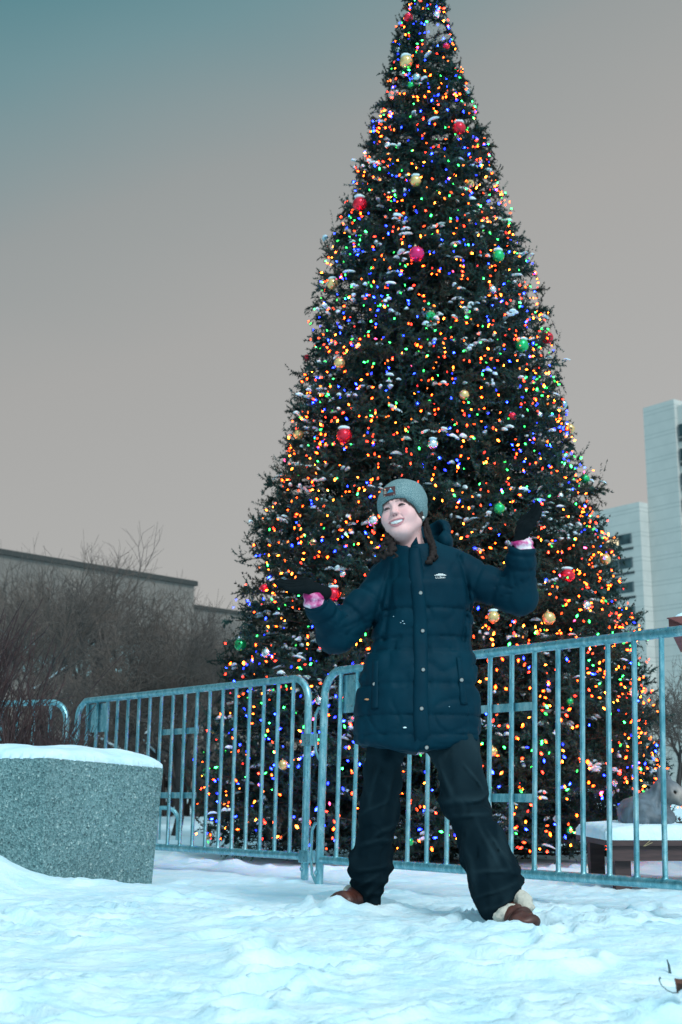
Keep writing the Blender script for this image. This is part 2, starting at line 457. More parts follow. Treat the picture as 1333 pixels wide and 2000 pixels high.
for k in range(14):
    z = 2.0 + 3.0 * k
    mb = MB()
    mb.prism(slab(T0 - dW * 4.9 + dS * 0.3, -dW, 4.2, 0.19, 0, 0)[::-1], z + .55, z + 2.0); wd = mb.build('window', M['glass'], tower)
    for q in (0, 1.4): f = MB(); f.prism(slab(T0 - dW * (4.9 + q) + dS * 0.22, -dW, .12, 0.078, 0, 0)[::-1], z + .55, z + 2.0); f.build('mullion', M['frame'], wd)
    mb = MB(); mb.prism(slab(T0 - dW * 4.9 + dS * 0.3, -dW, 4.2, 0.19, 0, 0)[::-1], z - .1, z + .35); mb.build('ledge', M['darkgap'], tower)
wing = thing('office_wing', 'lower pale block with rows of dark windows beside the tall tower', 'building', (C0[0], C0[1], 0))
mb = MB(); mb.prism(slab(C0 + dW * 30, -dW, 30, 1.58, 0, 0)[::-1], -1, HW); mb.build('wall', M['precast'], wing)
mb = MB(); mb.prism(slab(C0 + dW * 30 + dS * 1.6, -dW, 29.9, 14, 0, 0)[::-1], -1, HW - .5); mb.build('rear_block', M['precast2'], wing)
for k in range(11):
    z = HW - 5.0 - 2.95 * k
    mb = MB(); mb.prism(slab(C0 + dW * 20 - dS * 0.06, -dW, 18.6, 0.055, 0, 0)[::-1], z + .15, z + 1.4); wd = mb.build('window', M['glass'], wing)
    for q in np.arange(1.4, 20, 2.05): f = MB(); f.prism(slab(C0 + dW * (q + .16) - dS * 0.12, -dW, .16, 0.055, 0, 0)[::-1], z + .15, z + 1.4); f.build('mullion', M['frame'], wd)
    mb = MB(); mb.prism(slab(C0 + dW * 20 - dS * 0.1, -dW, 18.8, 0.095, 0, 0)[::-1], z - .6, z - .32); mb.build('ledge', M['darkgap'], wing)
M['litwin'] = mat('lit_window', (.6, .5, .35), .5, emit=(1.0, .72, .4), estr=1.1)
mb = MB(); zz = HW - 5.0
mb.prism(slab(C0 + dW * 5.3 - dS * 0.155, -dW, 1.9, 0.03, 0, 0)[::-1], zz + .2, zz + 1.0); mb.build('lit_pane', M['litwin'], wing)

M['brick'] = m = mat('dark_brick', (0.12, 0.11, 0.11), 0.9)
tn = tex(m, 'noise', 0.35, 8, rough=0.75); ramp(m, tn.outputs[0], [(0.3, (0.115, 0.108, 0.102)), (0.55, (0.165, 0.145, 0.13)), (0.75, (0.225, 0.185, 0.16))])
M['coping'] = mat('roof_coping', (0.05, 0.052, 0.05), 0.9, spec=.1)
A0, A1 = np.array([-15.3, 56.5]), np.array([-7.6, 65.6])
dA = (A1 - A0) / np.linalg.norm(A1 - A0); nA = np.array([-dA[1], dA[0]])
hall = thing('brick_hall', 'long dark brick hall with a straight roof edge behind the bare trees', 'building', (A1[0], A1[1], 0))
A00 = A0 - dA * 24
mb = MB(); mb.prism([A00, A1, A1 + nA * 14, A00 + nA * 14], -1, 10.75); mb.build('wall', M['brick'], hall)
mb = MB(); mb.prism([A00 - nA * .15, A1 - nA * .15 + dA * .12, A1 + nA * 14, A00 + nA * 14], 10.752, 11.0); mb.build('roof_edge', M['coping'], hall)
M['hallglass'] = m = mat('teal_glazing', (0.12, 0.22, 0.23), 0.2); tn = tex(m, 'noise', 0.6, 4); ramp(m, tn.outputs[0], [(0.3, (0.10, 0.17, 0.18)), (0.7, (0.26, 0.40, 0.41))])
for k in range(14):
    s0 = A1 - dA * (3.5 + 2.5 * k)
    mb = MB(); mb.prism([s0 - dA * 1.9 - nA * .06, s0 - nA * .06, s0 - nA * .005, s0 - dA * 1.9 - nA * .005], 5.6, 7.4); mb.build('window', M['hallglass'], hall)
B0, B1 = np.array([-9.4, 69.3]), np.array([2.0, 82.5])
dB = (B1 - B0) / np.linalg.norm(B1 - B0); nB = np.array([-dB[1], dB[0]])
annex = thing('brick_annex', 'lower brick annex roof between the dark brick hall and the lit tree', 'building', (B1[0], B1[1], 0))
mb = MB(); mb.prism([B0, B1, B1 + nB * 8, B0 + nB * 8], -1, 10.3); mb.build('wall', M['brick'], annex)
mb = MB(); mb.prism([B0 - nB * .12, B1 - nB * .12, B1 + nB * 8, B0 + nB * 8], 10.302, 10.5); mb.build('roof_edge', M['coping'], annex)

# ------------------------------------------------------------------ bare trees
def seg_mesh(segs):
    """segs: list of (p, q, rp, rq) -> triangular prisms"""
    p = np.array([s[0] for s in segs]); q = np.array([s[1] for s in segs]); rp = np.array([s[2] for s in segs]); rq = np.array([s[3] for s in segs])
    T = q - p; T /= np.linalg.norm(T, axis=1)[:, None] + 1e-9
    a = np.where(np.abs(T[:, 2:3]) < .9, np.array([[0, 0, 1.0]]), np.array([[1.0, 0, 0]]))
    Nn = np.cross(T, a); Nn /= np.linalg.norm(Nn, axis=1)[:, None]; B = np.cross(T, Nn)
    K = 4; V = []
    for base, r in ((p, rp), (q, rq)):
        for k in range(K):
            t = 2 * math.pi * k / K
            V.append(base + r[:, None] * (math.cos(t) * Nn + math.sin(t) * B))
    V = np.stack(V, 1).reshape(-1, 3)
    o = np.arange(len(segs))[:, None] * 2 * K
    fs = [o + np.array([[k, (k + 1) % K, K + (k + 1) % K, K + k]]) for k in range(K)]
    return V, np.concatenate(fs)

def grow(base, d, length, r, depth, rs, segs, spread, up, maxdepth):
    n = 3 if depth < 2 else 2
    p = np.array(base, float); d = np.array(d, float)
    for i in range(n):
        d = d + rs.normal(0, .16 + .05 * depth, 3) + np.array([0, 0, up * .12]); d /= np.linalg.norm(d)
        q = p + d * length / n
        r2 = r * (0.86 if depth < 4 else .75)
        segs.append((p, q, r, r2)); p, r = q, r2
        if depth < maxdepth and (i > 0 or depth > 1):
            for c in range(2 if depth < 3 else 3):
                ax = rs.normal(0, 1, 3); ax -= d * ax.dot(d); ax /= np.linalg.norm(ax)
                nd = d * math.cos(spread) + ax * math.sin(spread) * rs.uniform(.7, 1.2)
                grow(p, nd, length * rs.uniform(.55, .85), max(r * rs.uniform(.5, .72), .0024), depth + 1, rs, segs, spread, up, maxdepth)
    if depth < maxdepth:
        grow(p, d + rs.normal(0, .25, 3), length * .75, max(r * .7, .003), depth + 1, rs, segs, spread, up, maxdepth)

def bare_tree(px, Y, h, label, seed, stems=3, spread=.75, snow=False):
    rs = np.random.default_rng(seed); b = P(px, 1541, Y); b[2] = -.05
    t = thing('bare_tree', label, 'tree', tuple(b), 'bare trees in front of the dark brick hall')
    segs = []
    fork = b + np.array([rs.normal(0, .1), 0, h * .2])
    segs.append((b, (b + fork) / 2 + [.03, 0, 0], .11, .10)); segs.append(((b + fork) / 2 + [.03, 0, 0], fork, .10, .09))
    tr = segs[:]; segs = []
    for k in range(stems):
        az = 2 * math.pi * (k + rs.uniform(-.25, .25)) / stems
        lean = rs.uniform(.45, .95)
        grow(fork, (math.cos(az) * lean, math.sin(az) * lean, 1), h * .30, .014 * h, 0, rs, segs, spread, .8, 4)
    # keep within the tree's real height
    z = np.array([max(s[0][2], s[1][2]) for s in segs])
    k = h / z.max()
    segs = [(b + (s[0] - b) * k, b + (s[1] - b) * k, s[2], s[3]) for s in segs]
    tr = [(b + (s[0] - b) * k, b + (s[1] - b) * k, s[2], s[3]) for s in tr]
    mbt = MB(); mbt.tube([tr[0][0], tr[0][1], tr[1][1]], [.022 * h, .018 * h, .015 * h], 8); mbt.build('trunk', M['twig'], t, True)
    V, Fq = seg_mesh([s for s in segs if s[2] < .011]); obj_np('crown', V, Fq, M['finetwig'], t, smooth=False)
    V, Fq = seg_mesh([s for s in segs if s[2] >= .011]); obj_np('limbs', V, Fq, M['twig'], t, smooth=False)
    if snow:
        mb = MB(); cand = [s for s in segs if s[2] > .02 and abs((s[1] - s[0])[2]) < .8 * np.linalg.norm(s[1] - s[0])]
        sn = []
        for s in cand[:26]:
            up = np.array([0, 0, s[2] * .8]); sn.append((s[0] + up, s[1] + up, s[2] * .75, s[3] * .6))
        if sn:
            V, Fq = seg_mesh(sn); so = obj_np('snow_on_limbs', V, Fq, M['snow'], t); so['kind'] = 'stuff'
    return t
bare_tree(-40, 15.5, 3.5, 'dark bare tree at the left edge, dense twigs above the shrub', 21, 4, .7)
bare_tree(135, 17.5, 4.15, 'tallest bare tree, its fine twigs rising above the dark roof', 22, 4, .62, True)
bare_tree(60, 22, 4.7, 'bare tree far back at left, its twigs reaching the roof edge', 27, 4, .7)
bare_tree(205, 13.5, 2.2, 'low bare tree with snow lying along its limbs behind the barrier', 23, 3, .85, True)
bare_tree(270, 18.5, 3.6, 'wide bare tree left of the lit tree, in front of the hall corner', 24, 4, .8, True)
bare_tree(345, 14.0, 2.5, 'smaller bare tree close to the left edge of the lit tree', 25, 4, .8, True)
bare_tree(420, 20, 3.4, 'bare tree partly hidden behind the lit tree, below the annex roof', 26, 4, .75)
bare_tree(1345, 17, 2.2, 'small bare shrubby tree at the right edge, behind the stable', 28, 4, .8)
# dark hedge that closes the view under the bare trees
rs = np.random.default_rng(77); segs = []
for k in range(800):
    x = rs.uniform(-9, 1.0); y = 24 + rs.uniform(-.7, .7); hh = 1.25 + .4 * math.sin(x * 1.3) + rs.uniform(-.5, .4)
    p = np.array([x, y, 0]); d = np.array([rs.normal(0, .22), rs.normal(0, .15), 1.0])
    q1 = p + d * hh * .5; q2 = q1 + (d + rs.normal(0, .3, 3) * [1, 1, .2]) * hh * .5
    segs += [(p, q1, .026, .018), (q1, q2, .018, .006)]
    for j in range(3):
        f = q1 + (q2 - q1) * rs.uniform(0, .8); segs.append((f, f + np.array([rs.normal(0, .3), rs.normal(0, .2), rs.uniform(.1, .5)]), .012, .005))
V, Fq = seg_mesh(segs); hd = obj_np('hedge', V, Fq, M['twig'], smooth=False)
tag(hd, 'dark leafless hedge running behind the trunks of the bare trees', 'hedge')

# ------------------------------------------------------------------ planter, shrub
pC = P(95, 1480, 6.3); pR = P(320, 1500, 6.95)
pts = [(-4.2, 7.2), (pC[0], 6.3), (pR[0], 6.95), (-1.12, 7.3), (-1.6, 7.55), (-4.2, 8.4)]
zt = [pC[2] + .01, pC[2], pR[2], pR[2], pC[2], pC[2] + .01]
pl = MB()
bot = [(-4.2, 7.2), (pC[0] - .01, 6.305), (pR[0] - .055, 6.96), (-1.16, 7.3), (-1.62, 7.53), (-4.2, 8.38)]
n = 6
pl.add([(x, y, -.15) for x, y in bot] + [(x, y, zt[i]) for i, (x, y) in enumerate(pts)], [tuple(range(5, -1, -1)), tuple(range(6, 12))] + [(i, (i + 1) % n, n + (i + 1) % n, n + i) for i in range(n)])
po = pl.build('concrete_planter', M['concrete'], bevel=.005); tag(po, 'big speckled concrete planter block capped with snow at left', 'planter')
# snow cap as rounded slab over the planter's top
poly = np.array(pts)
def inset_dist(x, y):
    d = np.full(x.shape, 9.0)
    for i in range(len(poly)):
        a, b2 = poly[i], poly[(i + 1) % len(poly)]
        e_ = (b2 - a) / np.linalg.norm(b2 - a); nn = np.array([-e_[1], e_[0]])
        d = np.minimum(d, (x - a[0]) * nn[0] + (y - a[1]) * nn[1])
    return d
def snow_slab(name, poly_in, xr, yr, z_of, thick, edge, mat_, step=.018, seed=1, **tg):
    global poly
    poly = np.array(poly_in, float)
    X, Y = np.meshgrid(np.arange(xr[0], xr[1], step), np.arange(yr[0], yr[1], step))
    D = inset_dist(X, Y) + .006 * fbm2(X, Y, 5, 2, seed + 5)
    keep = D > -.004
    prof = np.clip(D / edge, 0, 1); prof = np.sqrt(1 - (1 - prof) ** 2)
    th = thick * (.8 + .35 * fbm2(X, Y, 2.2, 3, seed)) + .008 * fbm2(X, Y, 6, 3, seed + 2) * np.clip(D / .06, 0, 1)
    Z = z_of(X, Y) + .002 + prof * th
    idx = np.arange(X.size).reshape(X.shape)
    k4 = keep[:-1, :-1] & keep[1:, :-1] & keep[:-1, 1:] & keep[1:, 1:]
    q = np.stack([idx[:-1, :-1], idx[:-1, 1:], idx[1:, 1:], idx[1:, :-1]], -1)[k4]
    used = np.unique(q); mp_ = -np.ones(X.size, int); mp_[used] = np.arange(len(used))
    V = np.stack([X.ravel(), Y.ravel(), Z.ravel()], 1)[used]
    n0 = len(V)
    Vb = V.copy(); Vb[:, 2] = (z_of(V[:, 0], V[:, 1]) - .004)
    qq = mp_[q]
    from collections import Counter
    ed = Counter()
    for f in qq:
        for k in range(4): ed[(f[k], f[(k + 1) % 4])] += 1
    rim = [(a, b2) for (a, b2) in ed if (b2, a) not in ed]
    side = np.array([(b2, a, a + n0, b2 + n0) for a, b2 in rim])
    o = obj_np(name, np.concatenate([V, Vb]), np.concatenate([qq, side]), mat_); tag(o, **tg); return o
def ztop(X, Y):
    t = np.clip((X - pC[0]) / (pR[0] - pC[0]), 0, 1)
    return pC[2] + (pR[2] - pC[2]) * t
snow_slab('snow_cap', pts, (-3.4, -.8), (6.2, 8.3), ztop, .088, .17, M['snow'], .018, 3, label='thick rounded snow cap lying on the concrete planter', cat='snow')

rs = np.random.default_rng(9); segs = []
for k in range(1500):
    x = rs.uniform(-3.3, -1.42) if k % 3 else rs.uniform(-2.4, -1.5); y = rs.uniform(6.95, 7.4)
    y += max(0, -1.45 - x) * .33
    top = 1.42 - .72 * np.clip((x + 2.1) / .62, 0, 1) ** 1.2 + rs.uniform(-.45, .12)
    if rs.random() < .8 * np.clip((x + 2.25) / .3, 0, 1): continue
    p = np.array([x, y, .55]); hh = max(.15, top - .55)
    lean = np.array([rs.normal(.10, .16), rs.normal(0, .12), 1.0])
    q = p.copy(); d = lean.copy(); r = rs.uniform(.0028, .005)
    for j in range(4):
        d = d + rs.normal(0, .12, 3) * [1, 1, .2]; q2 = q + d * hh / 4
        segs.append((q, q2, r, r * .85)); r *= .85
        if j > 0:
            for c in range(2):
                segs.append((q, q + np.array([rs.normal(0, .07), rs.normal(0, .05), rs.uniform(.04, .15)]), r * .75, r * .5))
        q = q2
V, Fq = seg_mesh(segs); sh = obj_np('shrub', V, Fq, M['shrubtwig'], smooth=False); tag(sh, 'dense leafless reddish brown shrub growing out of the concrete planter', 'shrub')

# ------------------------------------------------------------------ crowd barriers
def barrier(label, a, b_, H=1.10, lean=0.0, nbars=18, hooks_left=True, hooks_right=True, group='steel crowd barriers round the lit tree', sign=True, straps=True):
    a = np.array(a, float); b_ = np.array(b_, float)
    Lh = np.linalg.norm((b_ - a)[:2]); d = (b_ - a) / Lh; nrm = np.array([-d[1], d[0], 0.0]); nrm /= np.linalg.norm(nrm)
    t = thing('crowd_barrier', label, 'barrier', tuple(a), group)
    def W(s, y, z): return a + d * s + nrm * y + np.array([0, 0, z]) + lean * z * np.array([d[0], d[1], 0])
    R = .021; rad = .13; top = H - R
    pts = [W(0, 0, -.03), W(0, 0, .5), W(0, 0, top - rad)]
    for k in range(1, 9):
        th = math.pi / 2 * k / 8; pts.append(W(rad - rad * math.cos(th), 0, top - rad + rad * math.sin(th)))
    pts += [W(Lh * f, 0, top) for f in (.3, .5, .7)]
    for k in range(0, 9):
        th = math.pi / 2 * k / 8; pts.append(W(Lh - rad + rad * math.sin(th), 0, top - rad + rad * math.cos(th)))
    pts += [W(Lh, 0, .5), W(Lh, 0, -.03)]
    mb = MB(); mb.tube(pts, R, 14); mb.build('frame', M['fence'], t, True, auto=60)
    mb = MB(); mb.tube([W(.018, 0, .125), W(Lh / 2, 0, .125), W(Lh - .018, 0, .125)], .0205, 12); mb.build('bottom_rail', M['fence'], t, True, auto=60)
    sp = Lh / (nbars + 1)
    for k in range(1, nbars + 1):
        s = sp * k; e = 0
        for edge in (s, Lh - s):
            if edge < rad: e = rad - math.sqrt(max(rad * rad - (rad - edge) ** 2, 0))
        mb = MB(); w1 = .003 * math.sin(s * 31 + a[0] * 9); zt2 = top - .012 - e; mb.tube([W(s, 0, .139), W(s, 0, .150), W(s + w1, 0, .6), W(s, 0, zt2 - .012), W(s, 0, zt2)], [.0165, .0112, .0112, .0112, .0155], 10)
        mb.build('bar', M['fence'], t, True, auto=60)
    if sign:
        mb = MB(); mb.box((sp * 1.02, -.0165, .86), (sp * 3.0, -.0125, 1.052), lambda x, y, z: W(x, -y, z)); mb.build('sign_plate', M['fence'], t)
    if straps:
        for z in (.44, .83):
            mb = MB(); mb.box((sp * 8, .0125, z - .018), (sp * 11, .0165, z + .018), lambda x, y, z_: W(x, y, z_)); mb.build('strap', M['fence'], t)
    if hooks_right:
        for z in (.74, .125):
            mb = MB(); mb.box((Lh - .026, -.027, z - .032), (Lh + .058, .027, z + .032), lambda x, y, z_: W(x, y, z_)); mb.build('bracket', M['fence'], t, bevel=.003)
    if hooks_left:
        for z0, z1 in ((.62, .89), (-.0, .30)):
            pts = [W(-.012, 0, z1), W(-.05, 0, z1 + .005), W(-.075, 0, z1 - .03), W(-.078, 0, (z0 + z1) / 2), W(-.062, 0, z0 + .05), W(-.03, 0, z0 + .01), W(-.012, 0, z0)]
            mb = MB(); mb.tube(pts, .008, 8); mb.build('hook', M['fence'], t, True)
    for s in (0.0, Lh):
        mb = MB(); mb.box((s - .03, -.26, -.045), (s + .03, .26, -.03), lambda x, y, z_: W(x, y, z_)); mb.build('foot', M['fence'], t)
        mb = MB(); c = W(s, -.026 if s else -.026, .06); mb.lathe([(.0, 0), (.012, .001), (.012, .008), (.004, .012)], (0, 0, 0), 8)
        nb = np.array([nrm[0], nrm[1], 0]) * -1
        mb.v = [tuple(W(s + v[0], -.018 - v[2], .06 + v[1])) for v in mb.v]; mb.build('bolt', M['fence'], t, True)
    return t
B1a, B1b = np.array([-1.868, 9.12, .0]), np.array([-.195, 7.10, 0.])
barrier('steel crowd barrier between the concrete planter and the person', B1a, B1b, lean=.028)
B2a = np.array([-.112, 6.80, 0.]); B2b = B2a + np.array([1.403, -1.80, 0]) / 2.283 * 2.6
barrier('steel crowd barrier behind the person, running out of frame at right', B2a, B2b, lean=.045)
barrier('steel crowd barrier half hidden behind the bare shrub at far left', np.array([-4.35, 10.0, .0]), np.array([-1.95, 9.12, 0.]), lean=.02)
# low barrier far behind the tree
l0, l1 = P(296, 1660, 13.0), P(352, 1660, 13.0)
barrier('small low railing far behind, seen just right of the concrete planter', (l0[0] - 1.2, 13.2, -.3), (l1[0], 12.8, -.3), H=.62, nbars=15, sign=False, straps=False, hooks_left=False, hooks_right=False, group=None)

# ------------------------------------------------------------------ nativity corner: platform, donkey, stable, leaf
M['wood'] = m = mat('dark_stained_wood', (0.06, 0.035, 0.035), 0.75); tn = tex(m, 'noise', 6, 6, stretch=(1, 1, 9)); ramp(m, tn.outputs[0], [(0.3, (0.035, 0.022, 0.024)), (0.7, (0.085, 0.05, 0.05))]); bump(m, tn.outputs[0], .3, .004)
M['redroof'] = m = mat('red_brown_boards', (0.16, 0.045, 0.045), 0.7); tn = tex(m, 'noise', 8, 5, stretch=(1, 6, 1)); ramp(m, tn.outputs[0], [(0.3, (0.10, 0.028, 0.03)), (0.7, (0.20, 0.06, 0.055))])
x0, x1, y0, y1, zt_ = 1.255, 2.6, 6.25, 7.05, .245
pf = thing('wooden_platform', 'low dark wooden platform under snow behind the right barrier', 'platform', ((x0 + x1) / 2, (y0 + y1) / 2, 0))
mb = MB(); mb.box((x0, y0, zt_ - .03), (x1, y1, zt_)); mb.build('top', M['wood'], pf)
mb = MB(); mb.box((x0 + .02, y0 + .02, zt_ - .10), (x1 - .02, y0 + .05, zt_ - .031)); mb.build('apron', M['wood'], pf)
for lx in (x0 + .05, (x0 + x1) / 2, x1 - .12):
    for ly in (y0 + .06, y1 - .12):
        mb = MB(); mb.box((lx, ly, -.05), (lx + .075, ly + .075, zt_ - .031)); mb.build('leg', M['wood'], pf)
snow_slab('platform_snow', [(x0 - .01, y0 - .01), (x1, y0 - .01), (x1, y1), (x0 - .01, y1)], (x0 - .05, x1 + .05), (y0 - .05, y1 + .05), lambda X, Y: np.full_like(X, zt_), .065, .05, M['snow'], .016, 8, label='flat layer of snow on the low wooden platform', cat='snow')
M['straw'] = mat('straw', (.35, .28, .15), .8)
mb = MB()
for k in range(7):
    c = np.array([rs.uniform(x0 + .03, x1 - .5), y0 - .016, zt_ - rs.uniform(0, .02)]); e_ = c + np.array([rs.normal(0, .025), -.006, -rs.uniform(.015, .035)])
    mb.tube([c, e_], .0016, 4)
so = mb.build('straw', M['straw']); tag(so, 'stray straw hanging over the platform edge', 'straw', kind='stuff')
# donkey lying on the platform, head to the right
M['donkey'] = m = mat('donkey_resin', (0.11, 0.135, 0.16), 0.6); attr_color(m)
tn = tex(m, 'noise', 28, 4); bump(m, tn.outputs[0], .7, .008)
zb = zt_ + .045; Yd = 6.62
def dk(px, py, dy=0.0): return P(px, py, Yd + dy)
def donkey_sdf(p):
    d = d_ell(p, dk(1262, 1600, .12), (.13, .26, .10))
    d = smin(d, d_ell(p, dk(1250, 1590, -.02), (.095, .11, .085)), .05)
    d = smin(d, d_ell(p, dk(1236, 1600, .10), (.06, .12, .07)), .03)
    d = smin(d, d_cone(p, dk(1272, 1588, .0), dk(1293, 1545, -.03), .075, .058), .04)
    d = smin(d, d_ell(p, dk(1306, 1546, -.05), (.062, .045, .058)), .03)
    d = smin(d, d_cone(p, dk(1310, 1550, -.06), dk(1347, 1566, -.08), .052, .034), .03)
    d = smin(d, d_ell(p, dk(1352, 1569, -.08), (.034, .032, .032)), .02)
    d = smin(d, d_cone(p, dk(1228, 1578, .16), dk(1262, 1572, .05), .05, .06), .05)
    d = d + .012 * np.exp(-(np.abs(p[:, 0] - dk(1277, 1590)[0] - .3 * (p[:, 2] - .4)) / .012) ** 2)
    for ex, ey in ((1292, -.02), (1306, .03)):
        d = smin(d, d_cone(p, dk(ex, 1530, ey), dk(ex - 5, 1502, ey + .01), .025, .010), .012)
    d = smin(d, d_cone(p, dk(1285, 1560, .01), dk(1312, 1529, .0), .026, .016), .015)
    d = smin(d, d_cone(p, dk(1268, 1596, -.12), dk(1303, 1605, -.14), .032, .026), .03)
    d = smin(d, d_cone(p, dk(1303, 1596, -.06), dk(1300, 1606, -.12), .045, .03), .03)
    d = smin(d, d_cone(p, dk(1240, 1606, -.08), dk(1262, 1612, -.16), .034, .022), .02)
    d = smax(d, -d_ell(p, dk(1319, 1547, -.105), (.010, .012, .007)), .006)
    d = d + .010 * np.abs(vnoise(p[:, 0] * 11, p[:, 1] * 11, p[:, 2] * 7, 15)) + .004 * vnoise(p[:, 0] * 26, p[:, 1] * 26, p[:, 2] * 26, 5)
    return smax(d, (zb - p[:, 2]), .01)
V, Q = surf(donkey_sdf, (1.30, 6.15, .24), (2.05, 7.2, .72), .0085)
eye = dk(1318, 1548, -.1); mz = np.exp(-(((V[:, 0] - eye[0] - .03) / .07) ** 2 + ((V[:, 2] - eye[2] + .02) / .05) ** 2)); de = np.linalg.norm(V - eye, axis=1)
c1, c2 = np.array([.10, .135, .165]), np.array([.30, .26, .235])
k_ = np.clip(mz * 1.1, 0, 1)[:, None]; colr = c1 * (1 - k_) + c2 * k_
colr = colr * (1 + .35 * vnoise(V[:, 0] * 30, V[:, 1] * 30, V[:, 2] * 16, 71) + .25 * vnoise(V[:, 0] * 90, V[:, 1] * 90, V[:, 2] * 40, 72))[:, None]
colr = np.where((de < .012)[:, None], np.array([.02, .018, .016]), colr)
dn = obj_np('donkey_statue', V, Q, M['donkey'], attr=np.concatenate([colr, np.ones((len(V), 1))], 1)); tag(dn, 'grey donkey figure lying on the snowy wooden platform, head to the right', 'statue')
# stable whose eave enters the picture at the right edge
sx, sy = P(1306, 1208, 6.6)[0], 6.6; sz = P(1306, 1208, 6.6)[2]
st = thing('nativity_stable', 'red brown stable roof corner with snow above the right barrier', 'shelter', (2.5, 7.0, 0))
def roofpt(u, v, w_): return (sx + u + .31 * v, sy + v, sz + (.12 * u if u <= 1.5 else .18 - .12 * (u - 1.5)) + w_)
mb = MB()
for u0, u1 in ((0, 1.5), (1.5, 3.0)):
    vs = [roofpt(u0, 0, 0), roofpt(u1, 0, 0), roofpt(u1, 1.2, 0), roofpt(u0, 1.2, 0)]
    mb.add([(x, y, z - .05) for x, y, z in vs] + vs, [(3, 2, 1, 0), (4, 5, 6, 7), (0, 1, 5, 4), (1, 2, 6, 5), (2, 3, 7, 6), (3, 0, 4, 7)])
mb.build('roof', M['redroof'], st)
mb = MB(); mb.add([(sx - .012, sy - .035, sz + .0), (sx + 1.5, sy - .035, roofpt(1.5, 0, 0)[2]), (sx + 1.5, sy - .035, roofpt(1.5, 0, 0)[2] - .10), (sx + .09, sy - .035, sz - .045),
                   (sx - .012, sy - .005, sz + .0), (sx + 1.5, sy - .005, roofpt(1.5, 0, 0)[2]), (sx + 1.5, sy - .005, roofpt(1.5, 0, 0)[2] - .10), (sx + .09, sy - .005, sz - .045)],
                  [(0, 3, 2, 1), (4, 5, 6, 7), (0, 1, 5, 4), (1, 2, 6, 5), (2, 3, 7, 6), (3, 0, 4, 7)]); mb.build('fascia', M['redroof'], st)
for u in (.38, 2.7):
    for v in (.06, 1.1):
        mb = MB(); mb.box((sx + u + .31 * v, sy + v, -.05), (sx + u + .31 * v + .09, sy + v + .09, roofpt(u, v, 0)[2] - .052 - (.0 if u < 1 else .06))); mb.build('post', M['wood'], st)
sp_ = [(sx + .03, sy + .0), (sx + 1.45, sy + .0), (sx + 1.81, sy + 1.18), (sx + .395, sy + 1.18)]
snow_slab('stable_snow', sp_, (sx - .02, sx + 1.9), (sy - .03, sy + 1.22), lambda X, Y: sz + .12 * (X - sx - .31 * (Y - sy)), .035, .08, M['snow'], .02, 12, label='snow lying on the red brown stable roof at the right edge', cat='snow')
# curled leaf on the snow
M['leaf'] = m = mat('dry_leaf', (0.10, 0.04, 0.025), 0.7); M['stem'] = mat('leaf_stem', (0.04, 0.09, 0.10), 0.7)
lp = G(1326, 1945, .03); lf = thing('dry_leaf', 'curled brown dead leaf with a hooked stem lying on the snow', 'leaf', tuple(lp))
vs, fs = [], []
for i in range(9):
    for j in range(7):
        u, v = i / 8, j / 6 - .5; wd = math.sin(math.pi * min(1, u * .93 + .05)) ** .7 * .055
        vs.append((lp[0] - .004 + u * .10, lp[1] + v * wd * 1.6, lp[2] + .012 + abs(v) * .05 - .03 * (u - .4) ** 2 + .006 * math.sin(u * 9 + v * 5)))
for i in range(8):
    for j in range(6): fs.append((i * 7 + j, (i + 1) * 7 + j, (i + 1) * 7 + j + 1, i * 7 + j + 1))
mb = MB(); mb.add(vs, fs); lo_ = mb.build('blade', M['leaf'], lf, True); s_ = lo_.modifiers.new('solid', 'SOLIDIFY'); s_.thickness = .0012
pix = [(1326, 1939), (1314, 1939), (1303, 1934), (1294, 1926), (1289, 1918), (1288, 1912), (1291, 1909)]
base = [P(a_, c_, lp[1] + .0) for a_, c_ in pix]
mb = MB(); mb.tube(base, [.0013, .0013, .0012, .0012, .0013, .002, .0026], 6); mb.build('stem', M['stem'], lf, True)
tp = G(1309, 1894, .0); mb = MB(); mb.tube([tp + [0, 0, -.01], tp + [-.002, .002, .012], tp + [-.006, .004, .026]], [.004, .003, .0012], 6)
tw = mb.build('twig_stub', M['stem']); tag(tw, 'tiny dark twig stub poking out of the snow near bottom right', 'twig')
# ------------------------------------------------------------------ the lit Christmas tree
prof_px = [(1720, 440), (1690, 468), (1600, 485), (1500, 480), (1350, 445), (1200, 408), (1050, 358), (900, 305), (750, 268), (600, 232), (450, 180), (300, 127), (150, 76), (0, 36), (-60, 18), (-110, 2)]
zt_l, rt_l = [], []
for py, hw in prof_px:
    q = P(CXP + hw, py, TY); zt_l.append(q[2]); rt_l.append(q[0])
zt_l, rt_l = np.array(zt_l), np.array(rt_l) * .945
HTREE = zt_l[-1]
def RT(z): return np.interp(z, zt_l, rt_l)
def lump(az, z): return 1 + .045 * vnoise(az * 4.2 + 3, z * 2.6, seed=41) + .04 * vnoise(az * 9, z * 6.5, seed=42)
tr = np.random.default_rng(2024)
tree = thing('christmas_tree', 'tall dark fir covered in coloured lights, baubles and patches of snow', 'tree', (TX, TY, 0))
mb = MB(); mb.tube([(TX, TY, -.05), (TX, TY, 2.5), (TX, TY, 5), (TX, TY, HTREE - .15)], [.13, .10, .06, .012], 10); mb.build('trunk', M['bark'], tree, True)

